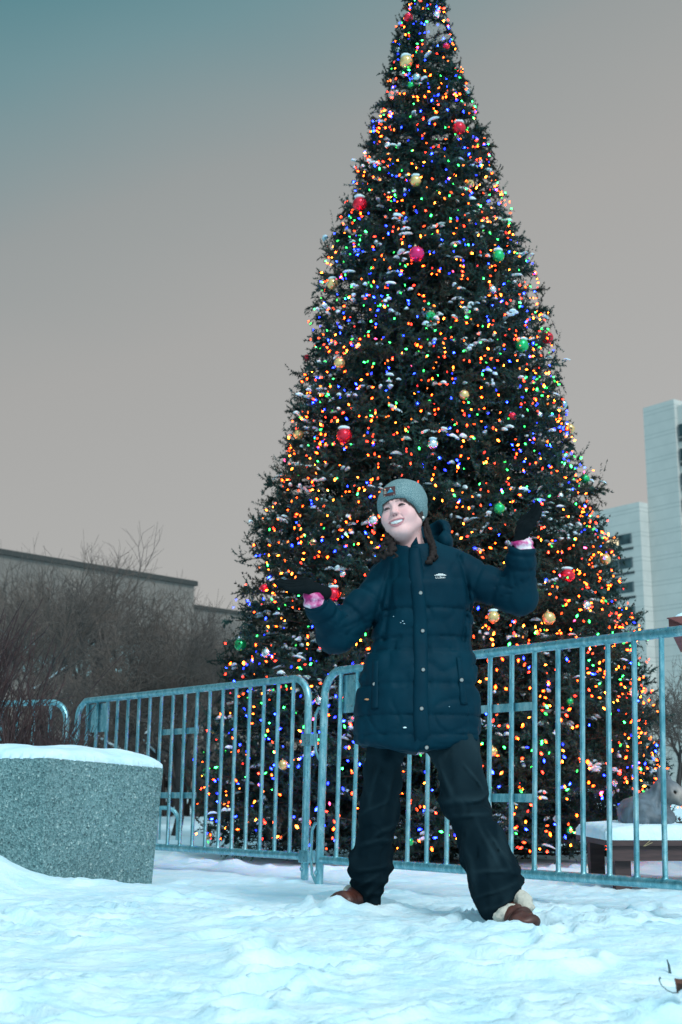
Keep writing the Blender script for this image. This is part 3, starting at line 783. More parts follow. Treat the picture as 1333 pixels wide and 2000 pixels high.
NB = 2100
zz = np.linspace(.10, HTREE - .03, 4000); wgt = RT(zz) + .07; cdf = np.cumsum(wgt); cdf /= cdf[-1]
h = np.interp(tr.random(NB), cdf, zz)
front = tr.random(NB) < .74
az = np.where(front, -math.pi / 2 + tr.uniform(-1.75, 1.75, NB), tr.uniform(0, 2 * math.pi, NB))
R0 = RT(h)
rt = R0 * tr.uniform(.82, .98, NB) * lump(np.mod(az + 2 * math.pi, 2 * math.pi), h) + .015
pro = tr.random(NB) < .0
rt = np.where(pro, rt * tr.uniform(1.03, 1.08, NB) + .02, rt)
sc_ = np.clip(.45 + R0 * .55, .5, 1.1)
rad = np.stack([np.cos(az), np.sin(az), np.zeros(NB)], 1); tan = np.stack([-np.sin(az), np.cos(az), np.zeros(NB)], 1)
rise = tr.uniform(-.15, .30, NB)
ax0 = np.array([TX, TY, 0])
def bpt(t, i):
    """point at fraction t along branch i"""
    r = rt[i] * t
    z = h[i] + rise[i] * R0[i] * .35 * (t - 1) + .04 * np.sin(t * 5 + i) * sc_[i]
    side = .06 * np.sin(t * 4 + i * 1.7) * R0[i]
    return ax0 + rad[i] * r[:, None] + tan[i] * side[:, None] + np.array([0, 0, 1.0]) * np.maximum(z, .03)[:, None]
NT = 14
bi = np.repeat(np.arange(NB), NT)
tt_ = 1 - (tr.random(NB * NT) ** 1.9) * np.minimum(.62, .55 / (rt[bi] + .05) + .12)
tt_ = np.clip(tt_, .12, 1.0)
p0 = bpt(tt_, bi)
nrm_ = rad[bi]
dirs = nrm_ * tr.uniform(.25, 1.0, (NB * NT, 1)) + tan[bi] * tr.normal(0, .75, (NB * NT, 1)) + np.array([0, 0, 1.0]) * tr.normal(.0, .34, (NB * NT, 1))
dirs /= np.linalg.norm(dirs, axis=1)[:, None]
tl = tr.uniform(.06, .14, NB * NT) * sc_[bi]
curl = np.array([0, 0, 1.0]) * tr.normal(.02, .55, (NB * NT, 1)) + tan[bi] * tr.normal(0, .6, (NB * NT, 1))
btint = tr.random(NB)
ttint = np.clip(btint[bi] * .6 + tr.random(NB * NT) * .5 - .1, 0, 1)
NN = 40
ti = np.repeat(np.arange(NB * NT), NN); K = len(ti)
u = tr.random(K)
A_ = np.cross(dirs, np.array([.13, .21, .97])); A_ /= np.linalg.norm(A_, axis=1)[:, None]; B_ = np.cross(dirs, A_)
ph = tr.uniform(0, 2 * math.pi, K)
out = A_[ti] * np.cos(ph)[:, None] + B_[ti] * np.sin(ph)[:, None]
base = p0[ti] + dirs[ti] * (u * tl[ti])[:, None] + curl[ti] * (u * u * tl[ti])[:, None]
nd = dirs[ti] * tr.uniform(.3, .9, (K, 1)) + curl[ti] * .5 * u[:, None] + out; nd /= np.linalg.norm(nd, axis=1)[:, None]
nl = tr.uniform(.019, .032, K) * (.8 + .2 * sc_[bi][ti]) * (1.1 - .35 * u); nw = tr.uniform(.0075, .0115, K)
sd = np.cross(nd, out + dirs[ti] * .3); sd /= np.linalg.norm(sd, axis=1)[:, None] + 1e-9
# coarser dark foliage nearer the trunk closes the crown
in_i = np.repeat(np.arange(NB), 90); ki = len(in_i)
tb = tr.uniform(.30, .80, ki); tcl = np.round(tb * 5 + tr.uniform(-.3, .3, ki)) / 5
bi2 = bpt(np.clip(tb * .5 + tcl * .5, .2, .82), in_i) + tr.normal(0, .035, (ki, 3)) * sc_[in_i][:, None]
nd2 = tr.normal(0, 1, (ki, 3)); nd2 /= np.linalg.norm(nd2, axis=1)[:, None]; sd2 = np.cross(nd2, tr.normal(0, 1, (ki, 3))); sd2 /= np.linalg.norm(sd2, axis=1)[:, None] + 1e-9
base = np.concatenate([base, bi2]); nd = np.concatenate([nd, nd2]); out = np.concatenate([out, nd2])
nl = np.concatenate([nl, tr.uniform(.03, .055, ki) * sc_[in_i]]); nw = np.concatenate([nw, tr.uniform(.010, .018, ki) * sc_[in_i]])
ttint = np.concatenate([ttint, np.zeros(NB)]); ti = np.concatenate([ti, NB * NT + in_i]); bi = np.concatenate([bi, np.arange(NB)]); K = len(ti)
SDX = sd2
V = np.empty((K, 3, 3), np.float32)
sd = np.concatenate([sd, SDX])
V[:, 0] = base - sd * nw[:, None] * .5; V[:, 1] = base + sd * nw[:, None] * .5; V[:, 2] = base + nd * nl[:, None]
V[..., 2] = np.maximum(V[..., 2], .012)
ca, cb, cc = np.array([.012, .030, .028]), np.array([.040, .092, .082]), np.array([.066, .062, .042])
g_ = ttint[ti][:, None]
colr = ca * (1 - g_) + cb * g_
br = (tr.random(NB) < .22)[bi][ti][:, None]; colr = np.where(br, colr * .5 + cc * .45, colr)
cat_ = np.concatenate([np.repeat(colr, 3, 0), np.ones((K * 3, 1))], 1)
o0 = ORG[tree.name]
def big_mesh(name, V, Fc, mats, attr):
    me = bpy.data.meshes.new(name); V = np.asarray(V, np.float32); n, k = Fc.shape
    me.vertices.add(len(V)); me.vertices.foreach_set('co', V.ravel())
    me.loops.add(n * k); me.loops.foreach_set('vertex_index', Fc.astype(np.int32).ravel())
    me.polygons.add(n); me.polygons.foreach_set('loop_start', np.arange(0, n * k, k, dtype=np.int32)); me.polygons.foreach_set('loop_total', np.full(n, k, np.int32))
    for m_ in mats: me.materials.append(m_)
    a = me.color_attributes.new('tint', 'FLOAT_COLOR', 'POINT'); a.data.foreach_set('color', np.asarray(attr, np.float32).ravel())
    me.update(calc_edges=True); return me
V = V.reshape(-1, 3) - o0.astype(np.float32)
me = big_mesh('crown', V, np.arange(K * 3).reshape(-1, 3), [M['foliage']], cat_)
crown = link(bpy.data.objects.new('crown', me), tree); ORG[crown.name] = o0
# woody branches inside the crown
segs = []
idx = np.arange(NB)
pa, pb, pc_ = bpt(np.full(NB, .04), idx), bpt(np.full(NB, .55), idx), bpt(np.full(NB, .97), idx)
for i in range(NB):
    segs.append((pa[i], pb[i], .012 * sc_[i], .008 * sc_[i])); segs.append((pb[i], pc_[i], .008 * sc_[i], .003))
Vb, Fb = seg_mesh(segs); obj_np('branches', Vb, Fb, M['bark'], tree, smooth=False)

# ---- snow caught on the branches
def blob_template():
    vs, fs = [], []; nr, ns = 5, 9
    for i in range(nr):
        th = math.pi * (i + .5) / nr
        for k in range(ns):
            t = 2 * math.pi * k / ns; vs.append((math.sin(th) * math.cos(t), math.sin(th) * math.sin(t), math.cos(th)))
    for i in range(nr - 1):
        for k in range(ns): fs.append((i * ns + k, i * ns + (k + 1) % ns, (i + 1) * ns + (k + 1) % ns, (i + 1) * ns + k))
    vs += [(0, 0, 1), (0, 0, -1)]; a, b2 = len(vs) - 2, len(vs) - 1
    for k in range(ns): fs += [(a, k, (k + 1) % ns, a), (b2, (nr - 1) * ns + (k + 1) % ns, (nr - 1) * ns + k, b2)]
    return np.array(vs), [f for f in fs if f[0] != f[3]], [f[:3] for f in fs if f[0] == f[3]]
bv, bq, bt = blob_template(); bq = np.array(bq); bt = np.array(bt)
bi = bi[:NB * NT]
tip_ok = np.where((tt_ > .72) & (tt_ < .95) & (~pro[bi]) & (np.mod(az[bi] + 2 * math.pi, 2 * math.pi) > 3.3) & (np.mod(az[bi] + 2 * math.pi, 2 * math.pi) < 6.15))[0]
wl = np.where(project(p0[tip_ok])[0] < 900, 1.0, .7); wl *= np.clip(1.25 - np.abs(p0[tip_ok][:, 2] - 2.4) / 5.0, .2, 1) * np.clip((7.4 - p0[tip_ok][:, 2]) / 2.5, .12, 1)
pick = tr.choice(tip_ok, 680, replace=False, p=wl / wl.sum())
SV, SQ, ST = [], [], []; n0 = 0
for i in pick:
    d = dirs[i] * [1, 1, .35]; d /= np.linalg.norm(d)
    s2 = np.cross([0, 0, 1.0], d); s2 /= np.linalg.norm(s2); up = np.cross(d, s2)
    for c in range(tr.integers(1, 4)):
        L_ = tr.uniform(.018, .046) * (1 if c else 1.35); W_ = tr.uniform(.010, .021); H_ = tr.uniform(.007, .014)
        cen = p0[i] + dirs[i] * tl[i] * .5 + curl[i] * tl[i] * .25 + d * tr.normal(0, .04) + s2 * tr.normal(0, .035) + np.array([0, 0, .016 + tr.normal(0, .012)]) + rad[bi[i]] * .040
        q = bv * (1 + .30 * vnoise(bv[:, 0] * 1.4 + i, bv[:, 1] * 1.4 + c, bv[:, 2] * 1.4, 3)[:, None])
        wv = cen + q[:, :1] * L_ * d + q[:, 1:2] * W_ * s2 + q[:, 2:3] * H_ * up - np.array([0, 0, 1]) * (q[:, :1] ** 2) * .010
        SV.append(wv); SQ.append(bq + n0); ST.append(bt + n0); n0 += len(bv)

# ---- baubles
M['b_red'] = mat('bauble_red', (.75, .022, .05), .10, .6); M['b_mag'] = mat('bauble_magenta', (.75, .03, .17), .10, .6)
M['b_gold'] = mat('bauble_gold', (.82, .58, .24), .12, .6); M['b_silver'] = mat('bauble_silver', (.78, .82, .84), .12, 1.0)
M['b_pale'] = mat('bauble_pale_blue', (.40, .62, .70), .14, 1.0); M['b_green'] = mat('bauble_green', (.02, .52, .16), .10, .6); M['cap'] = mat('bauble_cap', (.6, .5, .3), .3, 1.0)
for k_ in ('b_red', 'b_mag', 'b_gold', 'b_silver', 'b_pale', 'b_green'):
    tn = tex(M[k_], 'noise', 9, 3); bump(M[k_], tn.outputs[0], .10, .01)
def ray_hit(px, py, k=1.0):
    a = np.array([0, 0, CAM_Z]); far = P(px, py, 10.0); d = (far - a)
    s = np.linspace(.75, 1.15, 900); q = a + d * s[:, None]
    f = np.hypot(q[:, 0] - TX, q[:, 1] - TY) - RT(q[:, 2]) * k
    f = np.where(q[:, 2] > HTREE, 9, f)
    hit = np.where(f < 0)[0]
    i = hit[0] if len(hit) else int(np.argmin(f))
    return q[i]
BA = [
 (798, 34, 9, 'red', 'topmost red bauble, on the left side of the tree tip', 'topmost red bauble'),
 (853, 29, 7, 'silver', 'small silver bauble close to the very tip of the tree', 'silver bauble at the tip'),
 (872, 91, 7, 'red', 'tiny red bauble below the tree tip, at its right side', 'tiny red bauble below the tip'),
 (794, 121, 13, 'gold', 'highest gold bauble, large, on the left side of the narrow top', 'highest gold bauble'),
 (814, 152, 9, 'pale', 'pale clear bauble squeezed between the highest gold and highest green baubles', 'pale bauble under the highest gold one'),
 (803, 166, 7, 'green', 'highest green bauble, small, below the highest gold bauble', 'highest green bauble'),
 (919, 177, 9, 'pale', 'pale blue bauble against the sky on the upper right edge', 'pale blue bauble against the sky'),
 (898, 250, 13, 'red', 'large pinkish red bauble high up, right of the middle of the tree', 'high pinkish red bauble'),
 (757, 283, 7, 'silver', 'small silver bauble high up near the left edge of the tree', 'silver bauble high on the left'),
 (812, 353, 11, 'gold', 'gold bauble high in the middle, bigger of two side by side', 'bigger of the two high gold baubles'),
 (920, 358, 8, 'gold', 'gold bauble high on the right, smaller of two side by side', 'smaller of the two high gold baubles'),
 (701, 398, 14, 'red', 'big red bauble sticking out against the sky on the left edge', 'red bauble against the sky at left'),
 (814, 495, 15, 'mag', 'only magenta bauble, large, in the upper middle of the tree', 'magenta bauble'),
 (976, 499, 12, 'green', 'green bauble high up near the right edge of the tree', 'green bauble high on the right'),
 (964, 565, 8, 'silver', 'small silver bauble below the green bauble high on the right', 'silver bauble below the high green one'),
 (647, 554, 11, 'gold', 'dull gold bauble on the left edge of the tree, against the sky', 'gold bauble on the left edge'),
 (842, 616, 10, 'green', 'green bauble in the middle of the tree, well above the hat', 'green bauble in mid tree'),
 (592, 699, 7, 'red', 'tiny red bauble hanging free against the sky at the left edge', 'tiny red bauble at the left edge'),
 (661, 708, 11, 'gold', 'gold bauble with snow on top, above the red bauble at left', 'snowy gold bauble at left'),
 (670, 850, 15, 'red', 'big red bauble alone in the left half, above the hat level', 'big red bauble in the left half'),
 (579, 848, 10, 'gold', 'gold bauble close to the left edge, left of the big red bauble', 'gold bauble left of the big red one'),
 (846, 867, 11, 'silver', 'silver bauble straight above the knit hat', 'silver bauble above the hat'),
 (728, 1016, 11, 'silver', 'silver bauble right beside the face, on the left of it', 'silver bauble beside the face'),
 (668, 1120, 7, 'silver', 'small silver bauble left of the jacket shoulder, above the red one', 'silver bauble left of the shoulder'),
 (648, 1160, 14, 'red', 'snow topped red bauble between the pink cuff and the bent elbow', 'red bauble beside the pink cuff'),
 (511, 1148, 8, 'red', 'small red bauble just left of the flat gloved hand', 'red bauble left of the glove'),
 (609, 1059, 7, 'gold', 'small gold bauble above the flat gloved hand', 'gold bauble above the glove'),
 (1023, 674, 13, 'green', 'bright green bauble in the right half, left of a red one', 'green bauble in the right half'),
 (1080, 659, 12, 'red', 'red bauble on the right edge, beside the bright green bauble', 'red bauble on the right edge'),
 (908, 770, 10, 'gold', 'gold bauble in the middle of the tree, up and right of the hat', 'gold bauble up and right of the hat'),
 (1117, 788, 8, 'pale', 'pale blue bauble against the sky on the middle right edge', 'pale blue bauble on the right edge'),
 (1003, 812, 8, 'red', 'small dark red bauble in the right half, below the bright green one', 'small red bauble in the right half'),
 (1058, 809, 6, 'silver', 'tiny silver bauble right of the small dark red bauble', 'tiny silver bauble at right'),
 (1139, 836, 10, 'gold', 'gold bauble against the sky on the right edge', 'gold bauble on the right edge'),
 (1162, 934, 9, 'green', 'green bauble against the sky low on the right edge', 'green bauble low on the right edge'),
 (1099, 968, 7, 'silver', 'small silver bauble right of the raised gloved hand', 'silver bauble right of the raised glove'),
 (978, 992, 11, 'green', 'green bauble left of the raised gloved hand', 'green bauble left of the raised glove'),
 (1208, 1077, 7, 'red', 'dark red bauble on the right edge, in front of the pale block windows', 'dark red bauble before the windows'),
 (1188, 1092, 11, 'gold', 'oval looking gold bauble near the right edge, below the dark red one', 'gold bauble near the pale block'),
 (1113, 1124, 14, 'red', 'big red bauble with snow above it, right of the raised arm', 'big red bauble right of the arm'),
 (966, 1204, 12, 'gold', 'gold bauble just under the raised elbow, left of a bigger one', 'gold bauble under the elbow'),
 (1076, 1207, 13, 'gold', 'bigger gold bauble right of the raised elbow, above the barrier rail', 'gold bauble right of the elbow'),
 (1150, 1182, 10, 'silver', 'silver bauble between a gold bauble and the right edge above the rail', 'silver bauble above the right rail'),
 (464, 1259, 12, 'green', 'large green bauble low on the left edge, above the barrier rail', 'green bauble low on the left'),
 (516, 1275, 10, 'silver', 'silver bauble right of the large green one, above the left barrier rail', 'silver bauble above the left rail'),
 (621, 1368, 9, 'silver', 'silver bauble in the gap between the two barriers', 'silver bauble between the barriers'),
 (399, 1427, 7, 'gold', 'small gold bauble behind the left barrier, at the left edge of tree', 'gold bauble at the left barrier'),
 (549, 1494, 10, 'gold', 'gold bauble behind the bars at the right end of left barrier', 'gold bauble behind the left bars'),
 (1300, 1452, 8, 'red', 'red bauble behind the right barrier, above the donkey figure', 'red bauble above the donkey'),
 (1242, 1354, 12, 'silver', 'silver bauble behind the right barrier, below its top rail', 'silver bauble behind the right bars'),
 (1206, 1530, 7, 'silver', 'small silver bauble behind the right bars, left of the donkey figure', 'silver bauble left of the donkey'),
 (1118, 1370, 7, 'green', 'small green bauble behind the right bars, right of the jacket', 'green bauble right of the jacket'),
 (1118, 1622, 7, 'green', 'small green bauble low behind the right bars, beside the platform corner', 'green bauble beside the platform'),
 (964, 1468, 10, 'gold', 'gold bauble behind the bars beside the jacket hem', 'gold bauble beside the jacket hem'),
 (800, 1644, 8, 'green', 'green bauble seen low between the legs', 'green bauble between the legs'),
 (345, 1632, 8, 'gold', 'gold bauble close to the ground at the left foot of the tree', 'gold bauble near the ground'),
 (372, 1508, 8, 'green', 'green bauble behind the left bars, lowest green one at left', 'green bauble behind the left bars'),
]
bmats = dict(red='b_red', gold='b_gold', silver='b_silver', pale='b_pale', green='b_green', mag='b_mag')
ball_me, cap_me = {}, None
def ball_mesh(mk):
    if mk not in ball_me:
        mb = MB(); n = 18; prof = [(max(1e-4, math.sin(math.pi * k / n)), -math.cos(math.pi * k / n)) for k in range(n + 1)]
        mb.lathe(prof, (0, 0, 0), 28); o = mb.build('bauble', M[mk], None, True); ball_me[mk] = o.data; bpy.data.objects.remove(o)
    return ball_me[mk]
mb = MB(); mb.lathe([(.20, .96), (.20, 1.14), (.10, 1.2), (.04, 1.21), (.04, 1.4)], (0, 0, 0), 12); tmp = mb.build('cap', M['cap'], None, True); cap_me = tmp.data; bpy.data.objects.remove(tmp)
LAND = []
for (px, py, rp, c, lab, short) in BA:
    q = ray_hit(px, py, .99)
    rq = math.hypot(q[0] - TX, q[1] - TY); kq = min(1, RT(q[2]) * .975 / rq)
    q = np.array([TX + (q[0] - TX) * kq, TY + (q[1] - TY) * kq, q[2]]); fw = q[1] * CP + (q[2] - CAM_Z) * SP
    r = rp * fw / F
    q = q + (np.array([0, 0, CAM_Z]) - q) / np.linalg.norm(q) * r * 1.1
    o = bpy.data.objects.new('bauble', ball_mesh(bmats[c])); link(o); o.location = q; o.scale = (r, r, r)
    o.rotation_euler = (tr.uniform(-.35, .35), tr.uniform(-.35, .35), tr.uniform(0, 6))
    tag(o, lab, 'bauble', 'baubles hanging on the lit tree')
    c_ = bpy.data.objects.new('cap', cap_me); link(c_, o)
    LAND.append((px, py, short))
    if rp >= 11 and tr.random() < .55:
        qv = bv * (1 + .2 * vnoise(bv[:, 0] * 1.5 + px, bv[:, 1] * 1.5, bv[:, 2] * 1.5, 3)[:, None])
        SV.append(q + np.array([0, 0, r * 1.02]) + qv * [r * .8, r * .7, r * .28]); SQ.append(bq + n0); ST.append(bt + n0); n0 += len(bv)
snow_t = obj_np('snow_on_branches', np.concatenate(SV), [np.concatenate(SQ), np.concatenate(ST)], M['snow'])
tag(snow_t, 'small patches of snow caught on the branches of the lit tree', kind='stuff')

# ---- light bulbs
M['bulb'] = m = bpy.data.materials.new('glowing_bulb'); m.use_nodes = True
N, L, b = nodes(m); a = attr_color(m); b.inputs['Roughness'].default_value = .2
L.new(a.outputs['Color'], b.inputs['Emission Color']); b.inputs['Emission Strength'].default_value = 1.0; b.inputs['Base Color'].default_value = (.1, .1, .1, 1)
for l_ in list(N['Principled BSDF'].inputs['Base Color'].links): L.remove(l_)
BC = {'orange': (42., 2.0, .06), 'amber': (40., 6.5, .40), 'red': (32.0, .60, .18), 'blue': (.32, 1.1, 55.), 'green': (.45, 19., 2.2), 'pink': (12., .7, 2.6)}
prob = [('orange', .33), ('amber', .20), ('red', .11), ('blue', .21), ('green', .14), ('pink', .01)]
mb = MB(); mb.lathe([(.0055, -.020), (.0062, -.013), (.0105, -.008), (.0125, .002), (.0105, .012), (.0055, .022), (.0008, .0265)], (0, 0, 0), 8)
bulb_v = np.array(mb.v); bulb_f4 = np.array([f for f in mb.f if len(f) == 4])
NBULB = 2800
hb = np.interp(tr.random(NBULB), cdf, zz); azb = -math.pi / 2 + np.arcsin(tr.uniform(-1, 1, NBULB)) * .22 + tr.uniform(-1.5, 1.5, NBULB) * .80
# lights run in short strings, so neighbouring bulbs bunch up a little
for k in range(0, NBULB, 3):
    if k + 1 < NBULB and tr.random() < .35: hb[k + 1] = hb[k] + tr.normal(0, .05); azb[k + 1] = azb[k] + tr.normal(0, .05) / max(.2, RT(hb[k]))
hb = np.clip(hb, .08, HTREE - .05)
rb_ = RT(hb) * lump(np.mod(azb + 2 * math.pi, 2 * math.pi), hb) * tr.uniform(.93, 1.0, NBULB) + .024
pb_ = np.stack([TX + np.cos(azb) * rb_, TY + np.sin(azb) * rb_, hb], 1)
# colour zones drift over the tree
zone = vnoise(azb * 2.1, hb * 1.1, seed=91)
cols = []
for k in range(NBULB):
    pr = np.array([p_ for _, p_ in prob]); z_ = zone[k]
    pr = pr * np.array([1 + .7 * z_, 1 + .6 * z_, 1 + .3 * z_, 1 - .9 * z_, 1 - .5 * z_, 1]); pr = np.clip(pr, .01, None); pr /= pr.sum()
    cols.append(prob[tr.choice(len(prob), p=pr)][0])
cols = np.array(cols)
PER = [(735, 1000), (760, 940), (830, 940), (842, 1030), (890, 1060), (990, 1110), (995, 1040), (1050, 980), (1058, 1170), (1010, 1200), (930, 1180), (940, 1450), (1040, 1800), (940, 1790), (800, 1480), (750, 1780), (680, 1770), (700, 1460), (688, 1400), (725, 1250), (650, 1275), (540, 1140), (650, 1140), (740, 1090)]
def in_poly(x, y):
    c = False; j = len(PER) - 1
    for i in range(len(PER)):
        xi, yi = PER[i]; xj, yj = PER[j]
        if (yi > y) != (yj > y) and x < (xj - xi) * (y - yi) / (yj - yi) + xi: c = not c
        j = i
    return c
ppx, ppy = project(pb_)
dist = np.linalg.norm(pb_ - [0, 0, CAM_Z], axis=1)
vis = [(dist[k], k) for k in range(NBULB) if 5 < ppx[k] < 1328 and 5 < ppy[k] < 1690 and not in_poly(ppx[k], ppy[k]) and math.cos(azb[k] + math.pi / 2) > -.05]
vis.sort(); solo = [k for _, k in vis[:300]]
def rel(dx, dy):
    far = 'just ' if math.hypot(dx, dy) < 48 else 'near ' if math.hypot(dx, dy) < 95 else 'farther '
    a_ = math.degrees(math.atan2(-dy, dx)) % 360
    w_ = ['right of', 'up and right of', 'above', 'up and left of', 'left of', 'down and left of', 'below', 'down and right of'][int(((a_ + 22.5) % 360) // 45)]
    return far + w_
used_l = set()
# closest to a bauble first, so that the plainest wording goes to the plainest case
order = sorted(solo, key=lambda k: min(math.hypot(ppx[k] - l[0], ppy[k] - l[1]) for l in LAND))
names = {}
for k in order:
    lm = sorted(LAND, key=lambda l: math.hypot(ppx[k] - l[0], ppy[k] - l[1]))[:9]
    for l in lm:
        s_ = '%s light bulb %s the %s' % (cols[k], rel(ppx[k] - l[0], ppy[k] - l[1]), l[2])
        if s_ not in used_l: used_l.add(s_); names[k] = s_; break
    else:
        names[k] = '%s light bulb in the crowded middle of the lit tree' % cols[k]
def bulb_rot():
    E = Euler((tr.normal(math.pi, .8), tr.normal(0, .8), tr.uniform(0, 6.28))); return np.array(E.to_matrix()), E
bme = {}
for c in BC:
    vv = np.concatenate([np.tile(BC[c], (len(bulb_v), 1)), np.ones((len(bulb_v), 1))], 1)
    k_ = np.clip((bulb_v[:, 2] + .02) / .02, .25, 1)[:, None]; vv[:, :3] *= k_
    for lv, g_ in enumerate((1.3, .7, .25)):
        me = big_mesh('light_bulb', bulb_v, bulb_f4, [M['bulb']], vv * [g_, g_, g_, 1]); bme[c, lv] = me
        me.polygons.foreach_set('use_smooth', [True] * len(bulb_f4))
RV, RF, RC = [], [], []; n1 = 0; solo_s = set(solo)
for k in range(NBULB):
    s = tr.uniform(.22, .52) if k not in solo_s else tr.uniform(.38, .64); Rm, E = bulb_rot()
    if k in solo_s:
        o = bpy.data.objects.new('light_bulb', bme[cols[k], int(tr.choice(3, p=(.4, .35, .25)))]); link(o); o.location = pb_[k]; o.rotation_euler = E; o.scale = (s, s, s)
        tag(o, names[k], 'light bulb', 'coloured bulbs glowing on the lit tree')
    else:
        RV.append((bulb_v * s) @ Rm.T + pb_[k]); RF.append(bulb_f4 + n1); n1 += len(bulb_v)
        RC.append(np.concatenate([np.tile(np.array(BC[cols[k]]) * tr.choice([1.3, .6, .15]), (len(bulb_v), 1)), np.ones((len(bulb_v), 1))], 1))
me = big_mesh('light_bulbs', np.concatenate(RV), np.concatenate(RF), [M['bulb']], np.concatenate(RC))
o = bpy.data.objects.new('string_lights', me); link(o); tag(o, 'the many smaller coloured lights scattered over the lit tree', kind='stuff')
# ------------------------------------------------------------------ the person
YB = 5.05
person = thing('person', 'smiling person in teal puffer jacket, grey beanie and dark jeans, arms raised', 'person', (P(825, 1780, 5.02)[0], 5.02, 0.0))
M['jacket'] = m = mat('teal_puffer_fabric', (0.004, 0.036, 0.066), 0.6, spec=0.07)
tn = tex(m, 'noise', 420, 3); tn2 = tex(m, 'noise', 35, 4); bb = bump(m, tn2.outputs[0], .22, .006); bump(m, tn.outputs[0], .18, .001, bb)
tn3 = tex(m, 'noise', 6, 3); ramp(m, tn3.outputs[0], [(0.3, (0.0006, 0.019, 0.034)), (0.7, (0.0012, 0.030, 0.050))])
N, L, b = nodes(m); b.inputs['Sheen Weight'].default_value = 0
M['jeans'] = m = mat('charcoal_denim', (0.012, 0.022, 0.028), 0.95, spec=.05)
tn = tex(m, 'noise', 300, 2); attr_color(m); bump(m, tn.outputs[0], .3, .001)
M['glove'] = m = mat('black_knit_glove', (0.006, 0.010, 0.012), .95, spec=.06); tn = tex(m, 'noise', 260, 2); bump(m, tn.outputs[0], .4, .001)
M['skin'] = m = mat('skin', (.8, .55, .55), .5, spec=.35); attr_color(m); N, L, b = nodes(m)
b.inputs['Subsurface Weight'].default_value = .08; b.inputs['Subsurface Radius'].default_value = (.01, .004, .003); b.inputs['Subsurface Scale'].default_value = 1.0
M['hat'] = m = mat('marled_grey_knit', (.2, .3, .32), .95, spec=.2)
tn = tex(m, 'noise', 480, 2, rough=.6); ramp(m, tn.outputs[0], [(.36, (.05, .13, .15)), (.5, (.13, .24, .26)), (.66, (.36, .46, .46))])
wv = tex(m, 'voronoi', 210); bump(m, wv.outputs['Distance'], .6, .002)
M['hair'] = m = mat('dark_brown_hair', (.010, .007, .008), .65, spec=.2); tn = tex(m, 'noise', 90, 5, stretch=(1, 1, .25)); ramp(m, tn.outputs[0], [(.3, (.004, .003, .003)), (.7, (.022, .014, .013))]); bump(m, tn.outputs[0], .6, .003)
M['tiedye'] = m = mat('pink_tie_dye', (.7, .2, .4), .85); tn = tex(m, 'noise', 22, 3); ramp(m, tn.outputs[0], [(.40, (.42, .02, .16)), (.5, (.66, .22, .42)), (.58, (.80, .70, .76))])
M['boot'] = m = mat('brown_leather', (.09, .028, .018), .45); tn = tex(m, 'noise', 18, 5); ramp(m, tn.outputs[0], [(.3, (.03, .011, .009)), (.7, (.10, .030, .020))]); bump(m, tn.outputs[0], .3, .004)
M['fleece'] = m = mat('fleece_lining', (.55, .53, .46), .95); tn = tex(m, 'noise', 120, 4); bump(m, tn.outputs[0], .9, .006)
M['metal'] = mat('snap_metal', (.42, .40, .38), .35, .9)
M['white'] = mat('white_thread', (.8, .85, .85), .7)
M['patch'] = mat('brown_patch', (.075, .022, .024), .7); M['patchblue'] = mat('patch_blue', (.02, .22, .34), .7); M['patchsun'] = mat('patch_sun', (.85, .42, .28), .7)

# ---- jacket
rows = [(1478, 694, 936), (1445, 690, 939), (1400, 692, 937), (1350, 699, 933), (1300, 710, 928), (1265, 723, 922), (1245, 727, 921), (1200, 737, 925), (1150, 742, 926), (1112, 752, 915), (1085, 770, 896)]
tz = np.array([P(0, r[0], YB)[2] for r in rows]); tcx = np.array([P((r[1] + r[2]) / 2, r[0], YB)[0] for r in rows])
trx = np.array([(P(r[2], r[0], YB)[0] - P(r[1], r[0], YB)[0]) / 2 for r in rows]) - .009
try_ = np.array([.165, .166, .163, .158, .15, .138, .136, .145, .15, .13, .10])
o_ = np.argsort(tz); tz, tcx, trx, try_ = tz[o_], tcx[o_], trx[o_], try_[o_]
zrow = lambda py: P(0, py, YB - .14)[2]
SEAMS = np.array(sorted([zrow(v) for v in (1452, 1434, 1397, 1335, 1266, 1243, 1187, 1126)]))
ZHEM = P(0, 1470, YB)[2]
S2, E2, W2 = P(893, 1122, 5.06), P(1011, 1163, 5.01), P(1021, 1074, 4.93)
S1, E1, W1 = P(762, 1140, 5.06), P(657, 1238, 5.0), P(617, 1174, 4.86)
def groove(x, c, w_): return np.exp(-((x - c) / w_) ** 2)
def sleeve(p, S, E, W, r, sd):
    d1, t1 = d_cone(p, S, E, r[0], r[1], True); d2, t2 = d_cone(p, E, W, r[1], r[2], True)
    q1 = d1 + .008 * (groove(t1, .36, .035) + groove(t1, .68, .03)) - .004
    q2 = d2 + .008 * (groove(t2, .62, .05) + groove(t2, .93, .03)) - .003
    ax = (np.asarray(E) - S); ax = ax / np.linalg.norm(ax)
    d = smin(q1, q2, .022)
    # gathered folds round the bent elbow
    rel_ = p - np.asarray(E, np.float32); ang = np.arctan2(rel_[:, 2], rel_[:, 0]); rr_ = np.sqrt((rel_ ** 2).sum(1))
    inn = (np.asarray(S) - E) / np.linalg.norm(np.asarray(S) - E) + (np.asarray(W) - E) / np.linalg.norm(np.asarray(W) - E); inn /= np.linalg.norm(inn)
    side_ = np.clip((rel_ @ inn.astype(np.float32)) / (rr_ + 1e-6) * 1.4 + .25, 0, 1)
    f_ = np.abs(np.sin(ang * 5.5 + sd + 2.6 * vnoise(p[:, 0] * 9, p[:, 1] * 9, p[:, 2] * 9, 7)))
    return d + .010 * (1 - f_) ** 3 * side_ * np.exp(-((rr_ - .07) / .075) ** 2)
